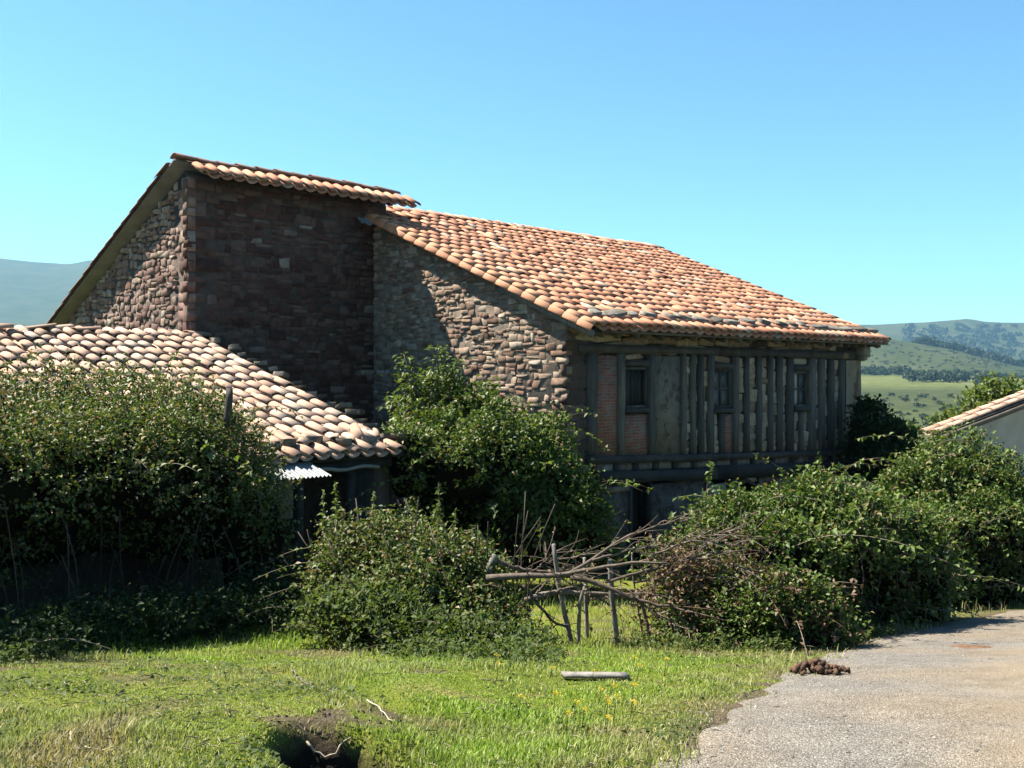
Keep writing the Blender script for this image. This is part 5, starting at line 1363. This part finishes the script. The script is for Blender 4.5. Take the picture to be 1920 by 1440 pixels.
# grey plank and sticks
def plank(px0, py0, px1, py1, w, h, label, name='plank', mat='post_wood', cat='plank', lift=.02):
    a = on(px0, py0); b = on(px1, py1); c = (a + b) / 2
    a[2] += lift; b[2] += lift
    me = beam_mesh(name, a - c, b - c, w, h, int(px0), .003, (0, 1, 0), 6)
    o = obj(name, me, M[mat]); o.location = c
    return tag(o, label, cat)
M['old_plank'] = piece_mat('old_plank', [(0.0, (0.33, 0.30, 0.27)), (1.0, (0.40, 0.37, 0.335))], 14, 0.5, 60, 0.005, 0.85)
plank(1055, 1274, 1178, 1276, .09, .022, 'weathered grey plank lying in the grass below the fence', mat='old_plank', lift=.03)
def stick(pts, label, r=.006, mat='dead_wood'):
    r *= .7
    P = [on(*p) + np.array([0, 0, .02]) for p in pts]; Q = spline(P, 10) + np.random.default_rng(int(pts[0][0])).normal(0, .006, (10, 3)); o0 = Q[0].copy()
    mb = MB(); tube(mb, Q - o0, np.linspace(r, r * .6, 10), 5); o = obj('stick', mb.mesh('stick'), M[mat]); o.location = o0
    tag(o, label, 'stick', 'twigs strewn on the grass')
stick([(131, 1385), (134, 1405), (150, 1415), (210, 1419)], 'pale forked twig at lower left of the lawn', .007, 'straw')
stick([(140, 1408), (160, 1400), (192, 1399)], 'dark twig crossing the pale forked twig', .006)
stick([(20, 1401), (50, 1395), (80, 1381)], 'dark straight twig near the left margin of the lawn', .006)
stick([(183, 1379), (200, 1384), (222, 1386)], 'short pale curved twig above the forked one', .006, 'straw')
stick([(128, 1210), (142, 1217), (155, 1224)], 'pale twig at the shadow edge of the thicket', .009, 'straw')
stick([(265, 1274), (290, 1273), (318, 1271)], 'thin brown twig in the middle of the left lawn', .006)
stick([(545, 1262), (570, 1285), (590, 1300)], 'brown twig in the worn rut', .008)
stick([(690, 1320), (712, 1335), (735, 1367)], 'pale stalk lying just right of the hollow rim', .006, 'straw')
stick([(575, 1438), (600, 1432), (620, 1434), (655, 1433)], 'bent root lying in the bottom of the hollow', .009, 'straw')
stick([(1240, 1432), (1262, 1438), (1275, 1440)], 'pale stick at the edge of the gravel', .008, 'straw')
stick([(903, 1279), (925, 1282), (945, 1287)], 'dark twig left of the grey plank', .007)
# concrete gateposts in the hedge
for (px, y0, y1, lab, w) in ((1771, 1020, 1085, 'pale concrete post standing in the shade of the roadside thicket', .12), (1757, 1005, 1080, 'slim concrete post beside the thicker one in the thicket', .05), (1742, 1004, 1080, 'slim leftmost post in the gap between hedge and thicket', .04)):
    a = at(px, y0, 14.0); g = float(G(a[0], a[1]))
    me = beam_mesh('gate_post', [0, 0, 0], [0, 0, a[2] - g], w, w, int(px), .004)
    o = obj('gate_post', me, M['concrete']); o.location = (a[0], a[1], g); tag(o, lab, 'post', 'posts in the hedge gap')
# leaning post in front of the shed roof
a = at(432, 728, 12.9); b_ = at(424, 800, 12.9)
me = beam_mesh('leaning_post', [0, 0, 0], a - b_, .075, .07, 3, .006); o = obj('leaning_post', me, M['wood']); o.location = b_
tag(o, 'dark post end poking out of the thicket before the shed tiles', 'post')
# yellow flowers
FL = [(971, 1346), (1074, 1352), (1036, 1342), (1090, 1361), (1145, 1305), (1122, 1317), (1132, 1333), (1184, 1320), (1182, 1338), (1134, 1362), (1245, 1262), (1186, 1250), (1134, 1385), (930, 1275), (1195, 1271), (1109, 1271), (1031, 1266), (1060, 1377), (1150, 1345), (926, 1252)]
FLN = ['far left edge of the patch', 'front left of the patch', 'left of the middle', 'just below the middle', 'above the middle of the patch', 'upper left of the middle', 'right edge of the middle group', 'right of the middle', 'right end of the patch', 'front middle of the patch', 'nearest the lane edge', 'beyond the plank', 'nearest the camera', 'between plank and bramble', 'right of the plank end', 'right by the plank', 'left end of the plank', 'lower left of the patch', 'centre of the patch', 'under the bramble skirt']
rr = np.random.default_rng(77)
for (px, py), nm in zip(FL, FLN):
    p = on(px, py + 8); root = empty('wildflower', p, f'yellow wildflower in the grass, {nm}', 'flower', group='yellow wildflowers')
    h = rr.uniform(.08, .16)
    mb = MB(); tube(mb, [[0, 0, 0], [.01, 0, h * .6], [.015, 0, h]], [.0025, .002, .0015], 4); obj('stem', mb.mesh('stem'), M['nettle'], root)
    n = 26; a = np.linspace(0, 2 * math.pi * 2, n); D = np.stack([np.cos(a), np.sin(a), np.full(n, .35)], 1) + rr.normal(0, .2, (n, 3))
    C = np.repeat(np.array([[.015, 0, h], [.03, .015, h - .015]]), n // 2, 0) + rr.normal(0, .006, (n, 3))
    V, Fc = leaf_geo(C, D, np.array([[0, 0, 1.0]]) + rr.normal(0, .2, (n, 3)), np.full(n, .0105), np.full(n, .007)); obj('petals', mesh_np('petals', V, Fc), M['petal'], root)

# ------------------------------------------------------------------ grass, straw, gravel
rr = np.random.default_rng(88)
def frame_pts(n, y0, y1, power):
    u = rr.random(n)
    y = (y0 ** (1 - power) + u * (y1 ** (1 - power) - y0 ** (1 - power))) ** (1 / (1 - power)) if power != 1 else y0 * (y1 / y0) ** u
    x = rr.uniform(-.62, .62, n) * y
    return x, y
def grass(n, y0, y1, power, hgt, wid, name, lean=.5):
    x, y = frame_pts(n, y0, y1, power)
    inr = road_signed(x, y)
    soil = soil_at(x, y)
    edge = 0.34 * vnoise(x * 2.1, y * 2.1) + .20 * vnoise(x * 8, y * 8) - .16
    thin = rr.random(n)
    k = (inr < edge) & (thin > soil * .93) & (rr.random(n) > .8 * sstep(-.45, .05, inr))
    x, y, inr = x[k], y[k], inr[k]; n = len(x)
    z = G(x, y)
    tall = 0.45 + 1.3 * sstep(.5, .8, vnoise(x * .9 + 3, y * .9)) + .9 * sstep(.55, .85, vnoise(x * 4.3 + 13, y * 4.3)) * rr.random(n) * 1.5 + .45 * sstep(8.2, 10.5, y) + .3 * sstep(.8, 0, np.abs(x - 1.2) / 2)
    h = hgt * tall * rr.uniform(.5, 1.4, n); w = wid * rr.uniform(.7, 1.4, n)
    a = rr.uniform(0, 2 * math.pi, n); d = np.stack([np.cos(a), np.sin(a), np.zeros(n)], 1)
    s = np.stack([-np.sin(a), np.cos(a), np.zeros(n)], 1)
    ln = lean * rr.uniform(.2, 1.5, n)
    B = np.stack([x, y, z - .004], 1)
    mid = B + d * (h * ln * .35)[:, None] + np.array([0, 0, 1]) * (h * .6)[:, None]
    tip = B + d * (h * ln)[:, None] + np.array([0, 0, 1]) * (h * (1 - .25 * ln))[:, None]
    V = np.stack([B - s * w[:, None] / 2, B + s * w[:, None] / 2, mid + s * w[:, None] * .4, mid - s * w[:, None] * .4, tip], 1).reshape(-1, 3)
    b = np.arange(n) * 5
    me = mesh_np(name, V, [np.stack([b, b + 1, b + 2, b + 3], 1), np.stack([b + 3, b + 2, b + 4], 1)])
    dry = np.clip(.55 * sstep(-.9, -.1, inr) + .42 * sstep(.1, -1.6, x) * sstep(9.5, 6.5, y) + .5 * sstep(9.0, 10.2, y) * sstep(.3, 1.5, x) + soil[k] * .8, 0, 1) * (rr.random(n) * .7 + .5)
    at_ = me.attributes.new('dryness', 'FLOAT', 'POINT')
    at_.data.foreach_set('value', np.repeat(np.clip(dry, 0, 1), 5).astype(np.float32))
    return kind(obj(name, me, M['grass']), 'stuff')
o = grass(330000, 3.6, 12.5, 1.3, .027, .0055, 'grass'); tag(o, 'short sunlit pasture grass covering the foreground slope', 'grass')
o = grass(26000, 9.0, 18.0, 1.0, .055, .008, 'long_grass'); tag(o, 'longer grass around the fence and along the hedge foot', 'grass')
n = 2600
x, y = frame_pts(n, 3.8, 11, 1.3); k = (road_signed(x, y) < .25) & (rr.random(n) < .35 + .65 * sstep(.45, .7, vnoise(x * 1.4 + 9, y * 1.4)))
x, y = x[k], y[k]; n = len(x); z = G(x, y) + .02
a = rr.uniform(0, 6.28, n); L = rr.uniform(.03, .10, n)
V, Fc = leaf_geo(np.stack([x, y, z + rr.uniform(0, .03, n)], 1), np.stack([np.cos(a), np.sin(a), rr.uniform(-.05, .22, n)], 1), np.tile([0, 0, 1.0], (n, 1)) + rr.normal(0, .3, (n, 3)), L, np.full(n, .0035))
tag(kind(obj('straw', mesh_np('straw', V, Fc), M['straw']), 'stuff'), 'dry straw and dead stalks scattered over the grass', 'straw')
n = 26000
x, y = frame_pts(n, 3.7, 11, 1.3); k = (road_signed(x, y) < -.05) & (rr.random(n) < .08 + .92 * sstep(.55, .78, vnoise(x * 2.1 + 60, y * 2.1 + 5))) & (soil_at(x, y) < .4)
x, y = x[k], y[k]; n = len(x); a = rr.uniform(0, 6.28, n); L = rr.uniform(.016, .042, n)
V, Fc = leaf_geo(np.stack([x, y, G(x, y) + rr.uniform(.008, .04, n)], 1), np.stack([np.cos(a), np.sin(a), rr.uniform(-.1, .5, n)], 1), np.tile([0, 0, 1.0], (n, 1)) + rr.normal(0, .35, (n, 3)), L, L * rr.uniform(.45, .9, n))
tag(kind(obj('clover', mesh_np('clover', V, Fc), M['nettle']), 'stuff'), 'patches of small broad-leaved weeds and clover in the turf', 'weeds')
WP, WD, WN, WL = [], [], [], []
for line, spread, cnt in (([(560, 1165), (640, 1195), (740, 1215), (860, 1240), (960, 1245), (1010, 1230)], .30, 900), ([(0, 1250), (80, 1230), (200, 1195), (330, 1205), (450, 1175), (540, 1150)], .30, 500), ([(1180, 1215), (1300, 1222), (1420, 1222), (1540, 1212), (1640, 1190)], .16, 500)):
    L_ = spline([on_ground(*p_) for p_ in line], 60)
    for _ in range(cnt):
        c = L_[rr.integers(60)] + np.array([rr.normal(0, .12), abs(rr.normal(0, spread)) * (1 if rr.random() < .75 else -1), 0])
        hh = rr.uniform(.04, .22); m = int(rr.integers(5, 12)); u = rr.random(m)
        zz = float(G(c[0], c[1])); tilt = rr.normal(0, .25, 2)
        WP.append(np.stack([c[0] + tilt[0] * hh * u + rr.normal(0, .01, m), c[1] + tilt[1] * hh * u + rr.normal(0, .01, m), zz + hh * u], 1))
        WD.append(rdir(m, rr) + np.array([0, 0, .2])); WN.append(np.array([0, 0, 1.0]) + rdir(m, rr) * .5); WL.append(rr.uniform(.02, .06, m))
WL = np.concatenate(WL); V, Fc = leaf_geo(np.concatenate(WP), np.concatenate(WD), np.concatenate(WN), WL, WL * .55)
tag(kind(obj('verge_weeds', mesh_np('verge_weeds', V, Fc), M['nettle']), 'stuff'), 'leafy weeds spilling from the feet of the bushes into the grass', 'weeds')
# gravel
n = 26000
x, y = frame_pts(n, 3.4, 13, 1.6); sd_ = road_signed(x, y)
k = (sd_ > -.30) & (rr.random(n) < np.where(sd_ < .0, .45, np.where(sd_ < .5, .9, .55))); x, y, sd_ = x[k], y[k], sd_[k]; n = len(x)
z = G(x, y) + .012 + .03 * np.sin(np.clip(sd_, 0, 4.6) / 4.6 * math.pi)
sz = rr.uniform(.0025, .0065, n) * (1 + 1.1 * (rr.random(n) < .05))
oct_ = np.array([[1, 0, 0], [-1, 0, 0], [0, 1, 0], [0, -1, 0], [0, 0, .7], [0, 0, -.7]])
of = np.array([[0, 2, 4], [2, 1, 4], [1, 3, 4], [3, 0, 4]])
aa = rr.uniform(0, 6.28, n); ca, sa_ = np.cos(aa), np.sin(aa)
Vv = oct_[None] * sz[:, None, None] * rr.uniform(.6, 1.3, (n, 6, 3))
Vr = np.stack([Vv[..., 0] * ca[:, None] - Vv[..., 1] * sa_[:, None], Vv[..., 0] * sa_[:, None] + Vv[..., 1] * ca[:, None], Vv[..., 2]], -1) + np.stack([x, y, z + sz * .25], 1)[:, None]
tag(kind(obj('gravel', mesh_np('gravel', Vr.reshape(-1, 3), (of[None] + (np.arange(n) * 6)[:, None, None]).reshape(-1, 3)), M['pebble']), 'stuff'), 'loose gravel on the surface of the lane', 'gravel')
# soil clods round the hollow
cl = MB()
for _ in range(260):
    x = PIT[0] + rr.normal(-.25, .35); y = PIT[1] + rr.normal(.5, .3)
    if soil_at(np.array(x), np.array(y)) < .35: continue
    s_ = rr.uniform(.003, .009); V_, Fq, Ft = SV[int(rr.integers(14))]
    A = np.array(Matrix.Rotation(rr.uniform(0, 6), 3, 'Z') @ Matrix.Rotation(rr.uniform(0, 6), 3, 'X'))
    cl.add(V_ @ A.T * s_ * 1.6 + np.array([x, y, float(G(x, y)) + s_ * .4]), Fq, Ft)
m_clod = piece_mat('clod', [(0.0, (.06, .04, .027)), (1.0, (.16, .115, .08))], 20, .4, 60, .004, .95)
tag(kind(obj('soil_clods', cl.mesh('soil_clods'), m_clod), 'stuff'), 'crumbs of bare brown soil around the eroded hollow', 'soil')

# ------------------------------------------------------------------ far woods and scrub
rr = np.random.default_rng(99)
LP, LD, LN, LL = [], [], [], []
def far_tree(px, Y, r, h, n=70):
    x = (px - 960) / F * Y; z = hill_z(px, Y)
    d = rdir(n, rr); d[:, 2] = np.abs(d[:, 2]) - .2
    P = np.array([x, Y, z + h * .45]) + d * np.array([r, r, h * .55]) * rr.uniform(.75, 1.05, (n, 1))
    LP.append(P); LD.append(rdir(n, rr)); LN.append(d + rdir(n, rr) * .4); LL.append(np.full(n, r * .75))
for px in np.linspace(1705, 1808, 26):
    far_tree(px + rr.normal(0, 2), 880 + rr.normal(0, 16), rr.uniform(3.0, 4.6), rr.uniform(5, 8.5))
for px in np.linspace(1612, 1700, 24): far_tree(px + rr.normal(0, 2), 1060 + rr.normal(0, 30), rr.uniform(2.5, 4.5), rr.uniform(4, 9))
for px in np.linspace(1690, 1925, 60): far_tree(px + rr.normal(0, 3), 1090 + rr.normal(0, 25), rr.uniform(1.5, 3.5), rr.uniform(1.5, 4.5))
for px in np.linspace(1838, 1880, 16): far_tree(px + rr.normal(0, 3), 800 + rr.normal(0, 30) - (px - 1838) * 1.2, rr.uniform(3, 5), rr.uniform(5, 9))
for u in np.linspace(0, 1, 60):
    px = 1722 + u * 200; far_tree(px + rr.normal(0, 2), 1600 + rr.normal(0, 25), rr.uniform(4, 7), rr.uniform(6, 13))
for _ in range(130):
    Y = rr.uniform(330, 640); far_tree(rr.uniform(1600, 1925), Y, rr.uniform(.8, 2.2), rr.uniform(.8, 2.4), 30)
for _ in range(140):
    Y = rr.uniform(1120, 1500); far_tree(rr.uniform(1600, 1925), Y, rr.uniform(1.2, 2.4), rr.uniform(1, 2), 20)
for _ in range(110):
    Y = rr.uniform(2500, 3300); far_tree(rr.uniform(1700, 1930), Y, rr.uniform(8, 16), rr.uniform(7, 14), 30)
V, Fc = leaf_geo(np.concatenate(LP), np.concatenate(LD), np.concatenate(LN), np.concatenate(LL), np.concatenate(LL) * .9)
tag(kind(obj('far_woods', mesh_np('far_woods', V, Fc), M['far_leaf']), 'stuff'), 'dark hedgerows, scrub and woods on the far hillsides', 'woods')

# ------------------------------------------------------------------ haze
mb = MB(); mb.box(-24000, 24000, -60, 5400, float(zs.min()) - 2, float(zs.max()) + 60)
hz = bpy.data.materials.new('haze'); hz.use_nodes = True
hn = hz.node_tree; hn.nodes.clear()
ho_ = hn.nodes.new('ShaderNodeOutputMaterial'); hv = hn.nodes.new('ShaderNodeVolumePrincipled')
hv.inputs['Color'].default_value = (0.34, 0.68, 1.0, 1); hv.inputs['Density'].default_value = 0.000085; hv.inputs['Anisotropy'].default_value = 0.2
hn.links.new(hv.outputs[0], ho_.inputs['Volume'])
kind(obj('haze', mb.mesh('haze'), hz), 'stuff')
